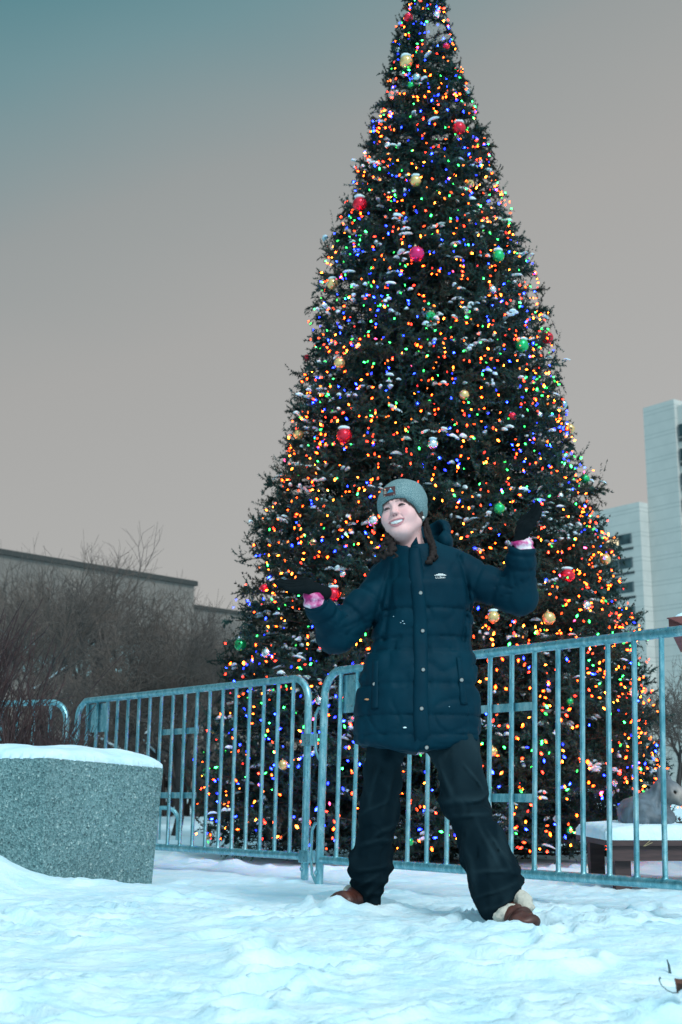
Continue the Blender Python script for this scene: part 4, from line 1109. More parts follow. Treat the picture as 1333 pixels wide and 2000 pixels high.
def jacket_sdf(p):
    x, y, z = p[:, 0], p[:, 1], p[:, 2]
    cx, rx, ry = np.interp(z, tz, tcx), np.interp(z, tz, trx), np.interp(z, tz, try_)
    lo_ = np.searchsorted(SEAMS, z + .010 * vnoise(x * 5, y * 5, z * 2, 12)); a_ = SEAMS[np.clip(lo_ - 1, 0, len(SEAMS) - 1)]; b_ = SEAMS[np.clip(lo_, 0, len(SEAMS) - 1)]
    u_ = np.clip((z - a_) / np.maximum(b_ - a_, 1e-3), 0, 1); puff = np.where(b_ > a_, 1 - (2 * u_ - 1) ** 8, .9) * np.clip((b_ - a_) / .10, .25, 1)
    e_ = 2.35
    k_ = (np.abs((x - cx) / rx) ** e_ + np.abs((y - YB) / ry) ** e_) ** (1 / e_)
    d = (k_ - 1) * np.minimum(rx, ry) * .85 - .0080 * puff
    front = y < YB
    d = d + np.where(front, .009 * (groove(x, np.interp(z, tz, tcx) - .150, .009) + groove(x, np.interp(z, tz, tcx) + .158, .009)) * (z > zrow(1250)), 0)
    hemz = ZHEM + .030 * np.clip(np.abs(x - cx - .03) / .2, 0, 1) ** 1.2 - .012 * (x < cx)
    d = smax(d, hemz - z, .03)
    d = smax(d, z - P(0, 1080, YB)[2], .10)
    # shoulders
    nb = P(812, 1092, YB + .02)
    d = smin(d, d_cone(p, nb, P(893, 1112, YB + .01), .085, .078), .05)
    d = smin(d, d_cone(p, nb, P(752, 1133, YB + .01), .085, .075), .05)
    d = smin(d, sleeve(p, S2, E2, W2, (.078, .074, .052), 0.4), .012)
    d = smin(d, sleeve(p, S1, E1, W1, (.078, .074, .052), 2.0), .012)
    for (q0, q1) in ((P(764, 1098, YB - .1), P(731, 1215, YB - .1)), (P(899, 1082, YB - .1), P(925, 1190, YB - .1))):      # armhole seams
        ab = (q1 - q0)[[0, 2]]; r2 = np.stack([x - q0[0], z - q0[2]], 1); t2 = np.clip(r2 @ ab / (ab @ ab), 0, 1); dd = np.sqrt(((r2 - t2[:, None] * ab) ** 2).sum(1))
        d = d + .010 * np.exp(-(dd / .010) ** 2) * (y < YB)
    # cuffs end flat
    for E_, W_ in ((E2, W2), (E1, W1)):
        n_ = (W_ - E_) / np.linalg.norm(W_ - E_); pl_ = (p - W_.astype(np.float32)) @ n_.astype(np.float32) - .012
        near_ = ((p - W_.astype(np.float32)) ** 2).sum(1) < .02
        d = np.where(near_, smax(d, pl_, .012), d)
    # collar
    ca, cb = P(812, 1105, YB), P(806, 1056, YB - .015)
    co = smax(d_cone(p, ca, cb, .102, .084), (p - cb.astype(np.float32)) @ np.array([0.05, -.35, .93], np.float32), .012)
    d = smin(d, co, .03)
    d = smax(d, -d_cone(p, P(811, 1092, YB - .01), P(800, 1000, YB - .05), .066, .085), .012)
    sd_ = np.min(np.abs(z[:, None] - SEAMS[None, :]), axis=1) if len(z) < 9e5 else np.abs(u_ - .5)
    d = d + .0035 * vnoise(x * 42, y * 30, z * 9, 24) * np.exp(-(sd_ / .03) ** 2)
    d = d + .0055 * np.clip(1 - np.abs(vnoise(x * 8 + z * 5, y * 8, z * 9 - x * 4, 25)) * 3.2, 0, 1) ** 2
    d = d + .0030 * vnoise(x * 26, y * 26, z * 17, 21) + .0045 * vnoise(x * 11, y * 11, z * 8, 22)
    return d
V, Q = surf(jacket_sdf, (-.28, 4.68, .50), (.95, 5.36, 1.56), .0072)
jacket = obj_np('jacket', V, Q, M['jacket'], person)
def ray_sdf(px, py, fn, y0=4.35, off=0.0, n=70):
    px, py = np.atleast_1d(np.asarray(px, float)), np.atleast_1d(np.asarray(py, float))
    a = np.array([0, 0, CAM_Z]); q = np.stack([P(x_, y_, y0) for x_, y_ in zip(px, py)]); d = q - a; d /= np.linalg.norm(d, axis=1)[:, None]
    for _ in range(n):
        s = fn(q.astype(np.float32)); q = q + d * np.clip(s, -.02, .08)[:, None] * .8
    return q - d * off
def grad(q, fn, e=.006):
    q = np.atleast_2d(q).astype(np.float32); g_ = []
    for ax in range(3):
        o = np.zeros(3, np.float32); o[ax] = e; g_.append(fn(q + o) - fn(q - o))
    g_ = np.stack(g_, 1); return g_ / (np.linalg.norm(g_, axis=1)[:, None] + 1e-9)
def patch_mesh(name, L_edge, R_edge, fn, mat_, parent, off, thick, nu=5, nv=40):
    """strip lying on a surface: edges are lists of (px, py)"""
    vv = np.linspace(0, 1, nv)
    def res(E):
        E = np.array(E, float); s = np.linspace(0, 1, len(E)); return np.stack([np.interp(vv, s, E[:, 0]), np.interp(vv, s, E[:, 1])], 1)
    a, b2 = res(L_edge), res(R_edge); u = np.linspace(0, 1, nu)
    pp = a[:, None] * (1 - u)[None, :, None] + b2[:, None] * u[None, :, None]
    q = ray_sdf(pp[..., 0].ravel(), pp[..., 1].ravel(), fn, off=0)
    # smooth down the strip so that it bridges the quilting
    q = q.reshape(nv, nu, 3)
    for _ in range(3):
        q[1:-1] = (q[:-2] + 2 * q[1:-1] + q[2:]) / 4
    out_ = (np.array([0, 0, CAM_Z]) - q); out_ /= np.linalg.norm(out_, axis=2)[..., None]
    bulge = (1 - (2 * u - 1) ** 4)[None, :, None]
    f = (q + out_ * (off + thick * bulge)).reshape(-1, 3); bk = (q - out_ * .012).reshape(-1, 3)
    idx = np.arange(nv * nu).reshape(nv, nu); n_ = nv * nu
    qd = np.stack([idx[:-1, :-1], idx[1:, :-1], idx[1:, 1:], idx[:-1, 1:]], -1).reshape(-1, 4)
    rim = np.concatenate([idx[0, :], idx[1:, -1], idx[-1, -2::-1], idx[-2:0:-1, 0]]); r2 = np.roll(rim, -1)
    side = np.stack([rim, r2, r2 + n_, rim + n_], 1)
    return obj_np(name, np.concatenate([f, bk]), np.concatenate([qd, qd[:, ::-1] + n_, side]), mat_, parent)
patch_mesh('zip_flap', [(800, 1070), (798, 1096), (802, 1140), (808, 1200), (809, 1300), (807, 1400), (812, 1468)], [(820, 1070), (825, 1096), (829, 1140), (834, 1200), (837, 1300), (836, 1400), (846, 1467)], jacket_sdf, M['jacket'], jacket, .003, .007)
patch_mesh('pocket_welt', [(728, 1290), (726, 1340), (725, 1384)], [(740, 1290), (739, 1340), (740, 1384)], jacket_sdf, M['jacket'], jacket, .002, .006, 4, 16)
patch_mesh('pocket_welt', [(892, 1284), (896, 1330), (900, 1376)], [(902, 1284), (907, 1330), (914, 1376)], jacket_sdf, M['jacket'], jacket, .002, .006, 4, 16)
def frame_of(n_):
    n_ = n_ / np.linalg.norm(n_); a = np.cross([0, 0, 1.0], n_); a /= np.linalg.norm(a); return np.stack([a, np.cross(n_, a), n_], 1)
for bx, by in ((822, 1158), (826, 1232), (827, 1308), (824, 1384), (834, 1460), (732, 1336), (902, 1328)):
    q = ray_sdf(bx, by, jacket_sdf, off=.0125)[0]; Rm = frame_of(np.array([0, CAM_Z * 0, 0]) + (np.array([0, 0, CAM_Z]) - q))
    mb = MB(); mb.lathe([(.0078, -.006), (.0078, .001), (.0062, .003), (.003, .0033), (.0004, .0030)], q, 14, Rm); mb.build('snap_button', M['metal'], jacket, True, auto=40)
# chest embroidery
cu = bpy.data.curves.new('chest_logo', 'FONT'); cu.body = 'L.L.Bean'; cu.size = 1.0; tmp = bpy.data.objects.new('t', cu); COL.objects.link(tmp)
bpy.context.view_layer.update(); dg = bpy.context.evaluated_depsgraph_get(); tm = bpy.data.meshes.new_from_object(tmp.evaluated_get(dg))
tv = np.array([v.co[:] for v in tm.vertices]); tf = [tuple(p_.vertices) for p_ in tm.polygons]; bpy.data.objects.remove(tmp); bpy.data.meshes.remove(tm)
w_ = tv[:, 0].max()
tpx = 851 + tv[:, 0] / w_ * 19; tpy = 1129.8 - tv[:, 1] * 6.2 - tv[:, 0] / w_ * .8
lq = ray_sdf(tpx, tpy, jacket_sdf, off=.0025)
mb = MB(); mb.add(lq, tf)
for k, (xa, xb, ya) in enumerate(((849, 872, 1123.6), (852, 870, 1122.2), (856, 866, 1120.9))):
    xx = np.linspace(xa, xb, 8); u_ = ray_sdf(xx, np.full(8, ya - .5), jacket_sdf, off=.0025); l_ = ray_sdf(xx, np.full(8, ya + .45), jacket_sdf, off=.0025)
    mb.add(list(u_) + list(l_), [(i, 8 + i, 9 + i, i + 1) for i in range(7)])
mb.build('chest_logo', M['white'], jacket)
# collar tip and hood
ct = [P(801, 1092, 4.985), P(824, 1092, 4.985), P(819, 1068, 4.965), P(814, 1048, 4.955), P(803, 1064, 4.96)]
mb = MB(); mb.add([c for c in ct] + [c + [0, .012, 0] for c in ct], [(0, 1, 2, 3, 4), (9, 8, 7, 6, 5)] + [(i, i + 5, (i + 1) % 5 + 5, (i + 1) % 5) for i in range(5)]); mb.build('collar_flap', M['jacket'], jacket)
def hood_sdf(p):
    d = d_ell(p, P(858, 1048, 5.17), (.055, .075, .072))
    d = smin(d, d_ell(p, P(868, 1062, 5.12), (.042, .06, .045)), .02)
    d = smin(d, d_ell(p, P(815, 1062, 5.20), (.11, .06, .07)), .04)
    d = smax(d, -d_ell(p, P(842, 1030, 5.12), (.045, .06, .05)), .015)
    d = d + .006 * groove(d_ell(p, P(858, 1060, 5.13), (.06, .09, .05)), 0, .006)
    d = d + .006 * np.clip(1 - np.abs(vnoise(p[:, 0] * 12 + p[:, 2] * 8, p[:, 1] * 12, p[:, 2] * 13, 19)) * 3, 0, 1) ** 2
    return d + .006 * vnoise(p[:, 0] * 18, p[:, 1] * 18, p[:, 2] * 18, 9)
V, Q = surf(hood_sdf, (.12, 5.0, 1.30), (.56, 5.35, 1.62), .0065); obj_np('hood', V, Q, M['jacket'], jacket)

# ---- jeans
LL = [P(756, 1425, 5.06), P(741, 1590, 5.20), P(724, 1690, 5.28), P(719, 1753, 5.33)]; LR = [.089, .064, .073, .057]
RL = [P(884, 1435, 5.03), P(908, 1565, 4.94), P(945, 1660, 4.86), P(968, 1725, 4.80), P(973, 1777, 4.76)]; RR = [.096, .079, .082, .091, .062]
FOLDS = [((703, 1592), (762, 1560), 5.16), ((776, 1604), (728, 1640), 5.2), ((699, 1652), (768, 1636), 5.22), ((742, 1480), (722, 1585), 5.1), ((768, 1500), (752, 1590), 5.12), ((690, 1738), (748, 1700), 5.3), ((700, 1765), (740, 1722), 5.33), ((692, 1700), (760, 1690), 5.28),
 ((852, 1566), (962, 1552), 4.94), ((872, 1592), (958, 1588), 4.93), ((902, 1490), (944, 1548), 4.97), ((858, 1500), (880, 1560), 4.98), ((948, 1612), (990, 1700), 4.86), ((905, 1640), (930, 1768), 4.84), ((930, 1600), (962, 1690), 4.88), ((915, 1700), (985, 1690), 4.84), ((925, 1752), (1010, 1722), 4.8), ((940, 1780), (1015, 1748), 4.77)]
FW = [(P(q0[0], q0[1], yy)[[0, 2]], P(q1[0], q1[1], yy)[[0, 2]], .7 + .6 * random.random(), .006 + .0055 * random.random()) for q0, q1, yy in FOLDS]
def fold_field(p):
    x, z = p[:, 0] + .010 * vnoise(p[:, 0] * 14, p[:, 1] * 14, p[:, 2] * 14, 51), p[:, 2] + .010 * vnoise(p[:, 0] * 14, p[:, 1] * 14, p[:, 2] * 14, 52)
    rid, gro = 0, 0
    for q0, q1, am, wd in FW:
        ab = q1 - q0; L2 = ab @ ab; nn = np.array([-ab[1], ab[0]]) / math.sqrt(L2)
        if nn[1] < 0: nn = -nn
        rx_, rz_ = x - q0[0], z - q0[1]; t = np.clip((rx_ * ab[0] + rz_ * ab[1]) / L2, 0, 1)
        ex, ez = rx_ - t * ab[0], rz_ - t * ab[1]; dd = np.sqrt(ex * ex + ez * ez); sg = ex * nn[0] + ez * nn[1]
        tap = np.sin(np.clip(t, .04, .96) * math.pi) ** .6
        rid = rid + am * tap * np.exp(-(dd / wd) ** 2)
        gro = gro + am * tap * (dd < wd * 4) * np.exp(-(np.sqrt((sg + wd * 1.7) ** 2 + np.maximum(dd ** 2 - sg ** 2, 0)) / wd) ** 2)
    return rid, gro
def jeans_sdf(p):
    x, y, z = p[:, 0], p[:, 1], p[:, 2]
    a = d_chain(p, LL, LR, .05); b2 = d_chain(p, RL, RR, .05)
    hip = d_ell(p, P(820, 1400, 5.06), (.19, .13, .13))
    d = smin(smin(a, b2, .012), hip, .06)
    n1 = vnoise(x * 7, y * 7, z * 11, 31); zz_ = z + .35 * (x - .2) * np.where(x > .25, -1, 1) + .03 * n1
    stack = np.exp(-((z - .13) / .13) ** 2) + .7 * np.exp(-((z - .47) / .09) ** 2) + .35
    fold = np.sin(zz_ * 34 + 4.5 * vnoise(x * 6, y * 6, z * 4, 32)); d = d + .017 * stack * (np.abs(fold) ** 1.3 - .5) * (.5 + .7 * vnoise(x * 5, y * 5, z * 5, 37))
    rid, gro = fold_field(p); d = d - .0095 * np.tanh(rid) + .0055 * np.tanh(gro)
    d = d + .014 * (np.abs(vnoise(x * 9 + z * 3, y * 9, z * 5.5 - x * 2, 33)) - .3) * 1.4 + .004 * vnoise(x * 20, y * 20, z * 9, 36) + .004 * vnoise(x * 40, y * 40, z * 22, 34) + .0035 * np.clip(1 - np.abs(vnoise(x * 19 + z * 9, y * 19, z * 16 - x * 8, 35)) * 3, 0, 1)
    return d
V, Q = surf(jeans_sdf, (-.06, 4.58, .0), (.76, 5.50, .86), .0068); rid, gro = fold_field(V.astype(np.float32)); leg_z = V[:, 2]
cw = .36 * np.clip(rid, 0, 1) + .35 * np.clip(vnoise(V[:, 0] * 22, V[:, 1] * 22, leg_z * 3.2, 57) + .05, 0, 1) + .55 * np.clip(1 - np.abs(leg_z - .60) / .26, 0, 1) * np.clip(.55 + vnoise(V[:, 0] * 7, V[:, 1] * 7, leg_z * 5, 58), 0, 1)
cw = np.clip(cw, 0, 1)[:, None]
cj = np.array([.0035, .0115, .0170]) * (1 - cw) + np.array([.022, .046, .058]) * cw
jeans = obj_np('jeans', V, Q, M['jeans'], person, attr=np.concatenate([cj, np.ones((len(V), 1))], 1))
# turned-up stitching at the hems
# ---- boots
def toe_boot(name, heel, toe, w_, h_, fl, seed):
    heel, toe = np.array(heel), np.array(toe); ax = (toe - heel); ln = np.linalg.norm(ax); ax /= ln; sd = np.cross([0, 0, 1.0], ax); sd /= np.linalg.norm(sd)
    up = np.array([0, 0, 1.0])
    def f(p):
        d = d_cone(p, heel + up * h_ * .55, toe - ax * .07 + up * h_ * .28, w_ * .92, w_ * .62)
        d = smin(d, d_ell(p, toe - ax * .055 + up * h_ * .25, (w_ * 1.05, w_ * 1.05, w_ * .62)), .03)
        d = smin(d, d_cone(p, heel + up * .03, heel + up * (h_ + .07), w_ * .95, w_ * .9), .04)
        d = smax(d, heel[2] - .03 - p[:, 2], .01)
        t_ = (p - (heel + toe).astype(np.float32) / 2) @ ax.astype(np.float32)
        d = d + .0045 * groove(t_, .03, .006) + .005 * groove(t_, .065, .005) + .004 * np.sin(t_ * 90 + p[:, 0] * 40)
        return d + .004 * vnoise(p[:, 0] * 25, p[:, 1] * 25, p[:, 2] * 25, seed)
    lo_ = np.minimum(heel, toe) - w_ * 1.6; hi_ = np.maximum(heel, toe) + w_ * 1.6; hi_[2] = heel[2] + h_ + .2
    V, Q = surf(f, lo_, hi_, .006); b_ = obj_np(name, V, Q, M['boot'], person)
    def ff(p):
        d = None
        for (c, r) in fl:
            e = d_ell(p, c, (r, r * .9, r * .8)); d = e if d is None else smin(d, e, .02)
        return d + .004 * vnoise(p[:, 0] * 70, p[:, 1] * 70, p[:, 2] * 70, seed + 1)
    cs = np.array([c for c, r in fl]); V, Q = surf(ff, cs.min(0) - .07, cs.max(0) + .07, .0055); obj_np('fleece_trim', V, Q, M['fleece'], b_)
    return b_
h1 = P(716, 1768, 5.34); h1[2] = .040; t1_ = P(650, 1776, 5.17); t1_[2] = .034
toe_boot('boot', h1, t1_, .048, .055, [(P(680, 1745, 5.31), .026), (P(684, 1738, 5.34), .024), (P(690, 1752, 5.28), .024), (P(730, 1770, 5.30), .026)], 3)
h2 = P(980, 1778, 4.78); h2[2] = .022; t2_ = P(1036, 1808, 4.56); t2_[2] = .016
toe_boot('boot', h2, t2_, .054, .062, [(P(1013, 1752, 4.74), .030), (P(1024, 1757, 4.72), .030), (P(1030, 1772, 4.70), .026), (P(1000, 1776, 4.68), .024), (P(985, 1784, 4.67), .024), (P(974, 1792, 4.68), .022)], 4)

# ---- gloves and hoodie cuffs
def glove(name, wrist, palm, kn, tips, Yc, perp, spread, thumb, seed):
    """wrist/palm/kn/tips in photo pixels; perp = pixel offset across the hand per finger step; spread = depth step"""
    pts_w = P(wrist[0], wrist[1], Yc)
    def f(p):
        d = None
        for k in range(4):
            o = k - 1.5; yy_ = Yc - o * spread
            a = P(palm[0] + perp[0] * o * .8, palm[1] + perp[1] * o * .8, Yc - o * spread * .85)
            kq = P(kn[0] + perp[0] * o, kn[1] + perp[1] * o, yy_)
            tip = P(tips[k][0] + perp[0] * o, tips[k][1] + perp[1] * o, yy_)
            md = kq * .48 + tip * .52 + (np.array([0, 0, -.004]))
            e = d_chain(p, [pts_w + (a - pts_w) * .35, a, kq], [.017, .0155, .0118], .008)
            e = smin(e, d_chain(p, [kq, md, tip], [.0118, .0105, .0085], .004), .005)
            d = e if d is None else smin(d, e, .0045)
        th = [P(*q) for q in thumb]; d = smin(d, d_chain(p, th, [.017, .013, .0095], .008), .012)
        d = smin(d, d_cone(p, pts_w - (P(palm[0], palm[1], Yc) - pts_w) * .5, P(palm[0], palm[1], Yc), .027, .021), .02)
        return d + .0012 * vnoise(p[:, 0] * 90, p[:, 1] * 90, p[:, 2] * 90, seed)
    allp = np.array([pts_w] + [P(t_[0], t_[1], Yc) for t_ in tips] + [P(*q) for q in thumb]); V, Q = surf(f, allp.min(0) - .1, allp.max(0) + .1, .0036)
    return obj_np(name, V, Q, M['glove'], person)
glove('glove', (624, 1154), (602, 1146), (580, 1145), [(548, 1141), (538, 1138), (542, 1139), (556, 1142)], 4.84, (1.0, 4.8), .021, [(616, 1146, 4.875), (600, 1135, 4.90), (584, 1131, 4.91)], 3)
glove('glove', (1017, 1052), (1027, 1030), (1041, 1010), [(1051, 990), (1052, 981), (1051, 983), (1049, 992)], 4.92, (4.6, 1.6), .020, [(1014, 1040, 4.955), (1017, 1022, 4.985), (1026, 1008, 4.99)], 4)
def cuff(p0_, p1_, r0, r1, seed):
    p0_, p1_ = np.array(p0_), np.array(p1_)
    def f(p):
        d = smax(d_cone(p, p0_, p1_, r0, r1), (p - p1_.astype(np.float32)) @ ((p1_ - p0_) / np.linalg.norm(p1_ - p0_)).astype(np.float32), .006)
        ax = (p1_ - p0_) / np.linalg.norm(p1_ - p0_); t_ = (p - p0_.astype(np.float32)) @ ax.astype(np.float32)
        return d + .003 * np.sin(t_ * 210 + 2 * vnoise(p[:, 0] * 30, p[:, 1] * 30, p[:, 2] * 30, seed))
    V, Q = surf(f, np.minimum(p0_, p1_) - .08, np.maximum(p0_, p1_) + .08, .0045); obj_np('hoodie_cuff', V, Q, M['tiedye'], person)
cuff(W1 + (W1 - E1) * .02, P(614, 1152, 4.84), .046, .040, 2)
cuff(W2 + (W2 - E2) * .0, P(1019, 1053, 4.92), .046, .040, 3)

# ---- head
def Rx(a): return np.array([[1, 0, 0], [0, math.cos(a), -math.sin(a)], [0, math.sin(a), math.cos(a)]])
def Ry(a): return np.array([[math.cos(a), 0, math.sin(a)], [0, 1, 0], [-math.sin(a), 0, math.cos(a)]])
def Rz(a): return np.array([[math.cos(a), -math.sin(a), 0], [math.sin(a), math.cos(a), 0], [0, 0, 1]])
HR = Ry(math.radians(-13)) @ Rz(math.radians(-22)) @ Rx(math.radians(-9))
HO = P(769, 989, 4.955) - HR @ np.array([0, -.088, .006])
def toH(p): return (p - HO.astype(np.float32)) @ HR.astype(np.float32)
def fromH(q): return np.asarray(q) @ HR.T + HO
NB_ = (P(808, 1085, 5.05) - HO) @ HR
def head_sdf(q):
    qs = q * np.array([1, 1, 1], np.float32)
    m_ = q.copy(); m_[:, 0] = np.abs(q[:, 0])          # mirrored
    d = d_ell(q, (0, .016, .042), (.074, .092, .086))
    d = smin(d, d_ell(q, (0, -.028, -.022), (.069, .058, .080)), .035)
    d = smin(d, d_cone(q, (0, -.045, -.066), (0, -.050, -.088), .042, .030), .03)
    d = smin(d, d_ell(q, (0, -.074, -.098), (.019, .016, .014)), .02)
    d = smin(d, d_cone(m_, (.055, .000, -.052), (.020, -.058, -.092), .022, .017), .03)
    d = smin(d, d_ell(m_, (.042, -.058, -.032), (.026, .023, .025)), .025)
    d = smin(d, d_cone(m_, (.008, -.083, .026), (.043, -.071, .026), .009, .007), .014)
    d = smax(d, -d_ell(m_, (.031, -.099, .006), (.017, .013, .009)), .014)
    d = smin(d, d_ell(m_, (.031, -.0765, .005), (.0145, .0105, .0085)), .005)
    d = smin(d, d_cone(q, (0, -.083, .014), (0, -.0985, -.020), .0070, .0088), .012)
    d = smin(d, d_ell(q, (0, -.1025, -.0225), (.0092, .0080, .0080)), .008)
    d = smin(d, d_ell(m_, (.0108, -.0935, -.0255), (.0066, .009, .0066)), .006)
    d = smax(d, -d_ell(m_, (.0058, -.099, -.0335), (.0036, .0052, .0042)), .003)
    fx = m_[:, 0]; tq = np.clip((-.030 - q[:, 2]) / .034, 0, 1); d = d + .0028 * np.exp(-((fx - (.0185 + .021 * tq)) / .0038) ** 2) * (q[:, 1] < -.05) * np.clip(tq * 6, 0, 1) * np.clip((1 - tq) * 5, 0, 1)
    # smiling mouth
    x = q[:, 0]; zm = -.0625 + 6.4 * x * x; yf = -.0875 + 9.0 * x * x
    op = 1 - np.clip((x / .0345) ** 2, 0, 1)
    def bar(z0, y0, r, e=1.0):
        return np.sqrt((q[:, 1] - y0) ** 2 + (q[:, 2] - z0) ** 2 + np.clip(np.abs(x) - .034, 0, 1) ** 2) - r
    d = smin(d, bar(zm + .0088 * op + .001, yf, .0052), .010)
    d = smin(d, bar(zm - .0095 * op - .001, yf + .001, .0064), .009)
    cav = np.sqrt(((q[:, 2] - zm) / np.maximum(.0062 * op, 1e-4)) ** 2 + ((q[:, 1] - (yf - .003)) / .011) ** 2) - 1
    d = smax(d, -(cav * .004 + np.where(np.abs(x) < .0335, 0, .02)), .002)
    teeth = np.sqrt(((q[:, 2] - zm - .0012) / .0052) ** 2 + ((q[:, 1] - yf - .0035) / .0055) ** 2) * .0052 - .0052 + np.clip(np.abs(x) - .0262, 0, 1) * 2
    d = np.minimum(d, teeth)
    # ears, neck
    d = smin(d, d_ell(m_, (.0755, .008, -.018), (.010, .020, .031), Rz(.5)), .008)
    d = smin(d, d_cone(q, (0, .018, -.055), NB_, .050, .058), .03)
    d = smin(d, d_cone(q, (0, .018, -.075), (0, -.03, -.085), .045, .030), .03)
    return d
V, Q = surf(head_sdf, (-.105, -.135, -.24), (.125, .13, .15), .0022)
x, y, z = V.T; ax_ = np.abs(x)
skin = np.array([.78, .475, .46]); C = np.tile(skin, (len(V), 1))
def blend(mask, col):
    global C
    k_ = np.clip(mask, 0, 1)[:, None]; C = C * (1 - k_) + np.array(col) * k_
fr_ = (y < -.045)
blend(.5 * fr_ * np.exp(-(((ax_ - .040) / .02) ** 2 + ((z + .030) / .018) ** 2)), (.78, .36, .38))
blend(.4 * fr_ * np.exp(-((x / .016) ** 2 + ((z + .026) / .012) ** 2)), (.76, .38, .38))
blend(.55 * vnoise(x * 400, y * 400, z * 400, 5) ** 8 * fr_, (.5, .28, .24))
zm = -.0625 + 6.4 * x * x; op = 1 - np.clip((x / .0345) ** 2, 0, 1)
mo = (ax_ < .0365) & (y < -.06)
up_ = zm + .0072 * op; lw_ = zm - .0088 * op
blend((mo & (z > up_ - .001) & (z < up_ + .0060 * (op ** .5) + .0012)) * .8, (.42, .13, .16))
blend((mo & (z < lw_ + .001) & (z > lw_ - .0092 * (op ** .5) - .0012)) * .8, (.48, .16, .19))
inside = mo & (z <= up_ - .0006) & (z >= lw_ + .0006)
blend(inside * 1.0, (.06, .02, .025))
blend((inside & (ax_ < .0255) & (z > zm - .0052 * op)) * 1.0, (.95, .93, .92))
eye_z = .0060 - 14 * (ax_ - .031) ** 2
ey = fr_ & (np.abs(ax_ - .031) < .0148)
hh_ = .0050 * (1 - np.clip((ax_ - .031) / .0148, -1, 1) ** 2)
blend((ey & (np.abs(z - eye_z) < hh_ + .0012)) * 1.0, (.035, .022, .025))
blend((ey & (np.abs(z - eye_z + .0008) < hh_ - .0014) & (np.abs(ax_ - .031) > .0066)) * .2, (.50, .44, .45))
blend(.45 * fr_ * np.exp(-(((ax_ - .031) / .014) ** 2 + ((z - .0125) / .003) ** 2)), (.42, .22, .22))
blend(.5 * fr_ * np.exp(-(((ax_ - .031) / .013) ** 2 + ((z + .0035) / .0028) ** 2)), (.45, .25, .26))
bz = .0235 + .10 * (ax_ - .014) - 2.6 * np.clip(ax_ - .03, 0, 1) ** 1.5
blend(.72 * (fr_ & (ax_ > .012) & (ax_ < .047)) * np.exp(-((z - bz) / .0034) ** 2), (.05, .028, .026))
blend(.9 * (y < -.085) * np.exp(-(((ax_ - .0060) / .0040) ** 2 + ((z + .0335) / .0034) ** 2)), (.12, .03, .035))
blend(.5 * (y < -.085) * np.exp(-(((ax_ - .0165) / .003) ** 2 + ((z + .028) / .006) ** 2)), (.5, .24, .25))
blend(.40 * fr_ * np.exp(-(((ax_ - .026 - .25 * (-.03 - z)) / .003) ** 2)) * ((z < -.03) & (z > -.062)), (.50, .26, .28))
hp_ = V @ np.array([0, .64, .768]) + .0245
blend(np.clip((hp_ + .013 + .010 * np.clip((ax_ - .045) / .02, 0, 1) + .004 * vnoise(x * 120, y * 120, z * 60, 3)) / .006, 0, 1) * (y < .03), (.030, .018, .017))  # shade under the hat edge painted into the head colour, as a dark hairline
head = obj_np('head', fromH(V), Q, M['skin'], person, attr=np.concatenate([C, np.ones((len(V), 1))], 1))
ear = fromH(np.array([[.0855, -.002, -.044]]))[0]
mb = MB(); n_ = 8; mb.lathe([(max(1e-4, .0058 * math.sin(math.pi * k / n_)), -.0058 * math.cos(math.pi * k / n_)) for k in range(n_ + 1)], ear, 12); mb.build('ear_stud', mat('pearl_stud', (.8, .76, .72), .2), head, True)

# ---- hat
PN = np.array([0, -.42, 1.0]); PN /= np.linalg.norm(PN)      # folded edge plane: high at the forehead, low at the nape
def hplane(q): return q @ np.array([0, .64, .768], np.float32) - (-.0245)
def hat_sdf(q):
    h_ = hplane(q)
    crown = d_ell(q, (.003, .022, .048), (.0905, .107, .098)); crown = smin(crown, d_ell(q, (.022, .060, .078), (.066, .062, .060)), .05)
    crown = crown + .0025 * vnoise(q[:, 0] * 22, q[:, 1] * 22, q[:, 2] * 22, 4)
    cf = d_ell(q, (.004, .022, .040), (.1015, .1175, .113)) + .0008 * np.sin(np.arctan2(q[:, 0], -q[:, 1]) * 90) + .0012 * vnoise(q[:, 0] * 30, q[:, 1] * 30, q[:, 2] * 30, 6)
    cf = smax(cf, h_ - .062, .008)
    d = smin(crown + .0006 * np.sin(np.arctan2(q[:, 0], -q[:, 1] + .02) * 80), cf, .003)
    d = smax(d, -h_, .008)
    inner = d_ell(q, (0, .018, .040), (.0800, .099, .090))
    return smax(d, -smax(inner, h_ - .03, .01), .004)
V, Q = surf(hat_sdf, (-.125, -.125, -.10), (.125, .16, .185), .0030)
hat = obj_np('knit_hat', fromH(V), Q, M['hat'], person)
def hat_world(p): return hat_sdf(toH(p))
def on_hat(pix, off): return ray_sdf([c[0] for c in pix], [c[1] for c in pix], hat_world, 4.5, off)
def decal(name, pix, mat_, parent, off, grid=None):
    if grid:
        (a, b2, c, d_), n_ = pix, grid
        pp = []
        for j in range(n_):
            for i in range(n_):
                u, v = i / (n_ - 1), j / (n_ - 1); pp.append(tuple((1 - u) * (1 - v) * np.array(a) + u * (1 - v) * np.array(b2) + u * v * np.array(c) + (1 - u) * v * np.array(d_)))
        q = on_hat(pp, off); fs = [(j * n_ + i, (j + 1) * n_ + i, (j + 1) * n_ + i + 1, j * n_ + i + 1) for j in range(n_ - 1) for i in range(n_ - 1)]
    else:
        q = on_hat(pix, off); fs = [tuple(range(len(pix) - 1, -1, -1))]
    mb = MB(); mb.add(q, fs); o = mb.build(name, mat_, parent); s_ = o.modifiers.new('solid', 'SOLIDIFY'); s_.thickness = .002; s_.offset = 0; return o
pt = decal('hat_patch', [(748.5, 953), (772, 949.5), (773, 966.5), (749.5, 970.5)], M['patch'], hat, .0022, 8)
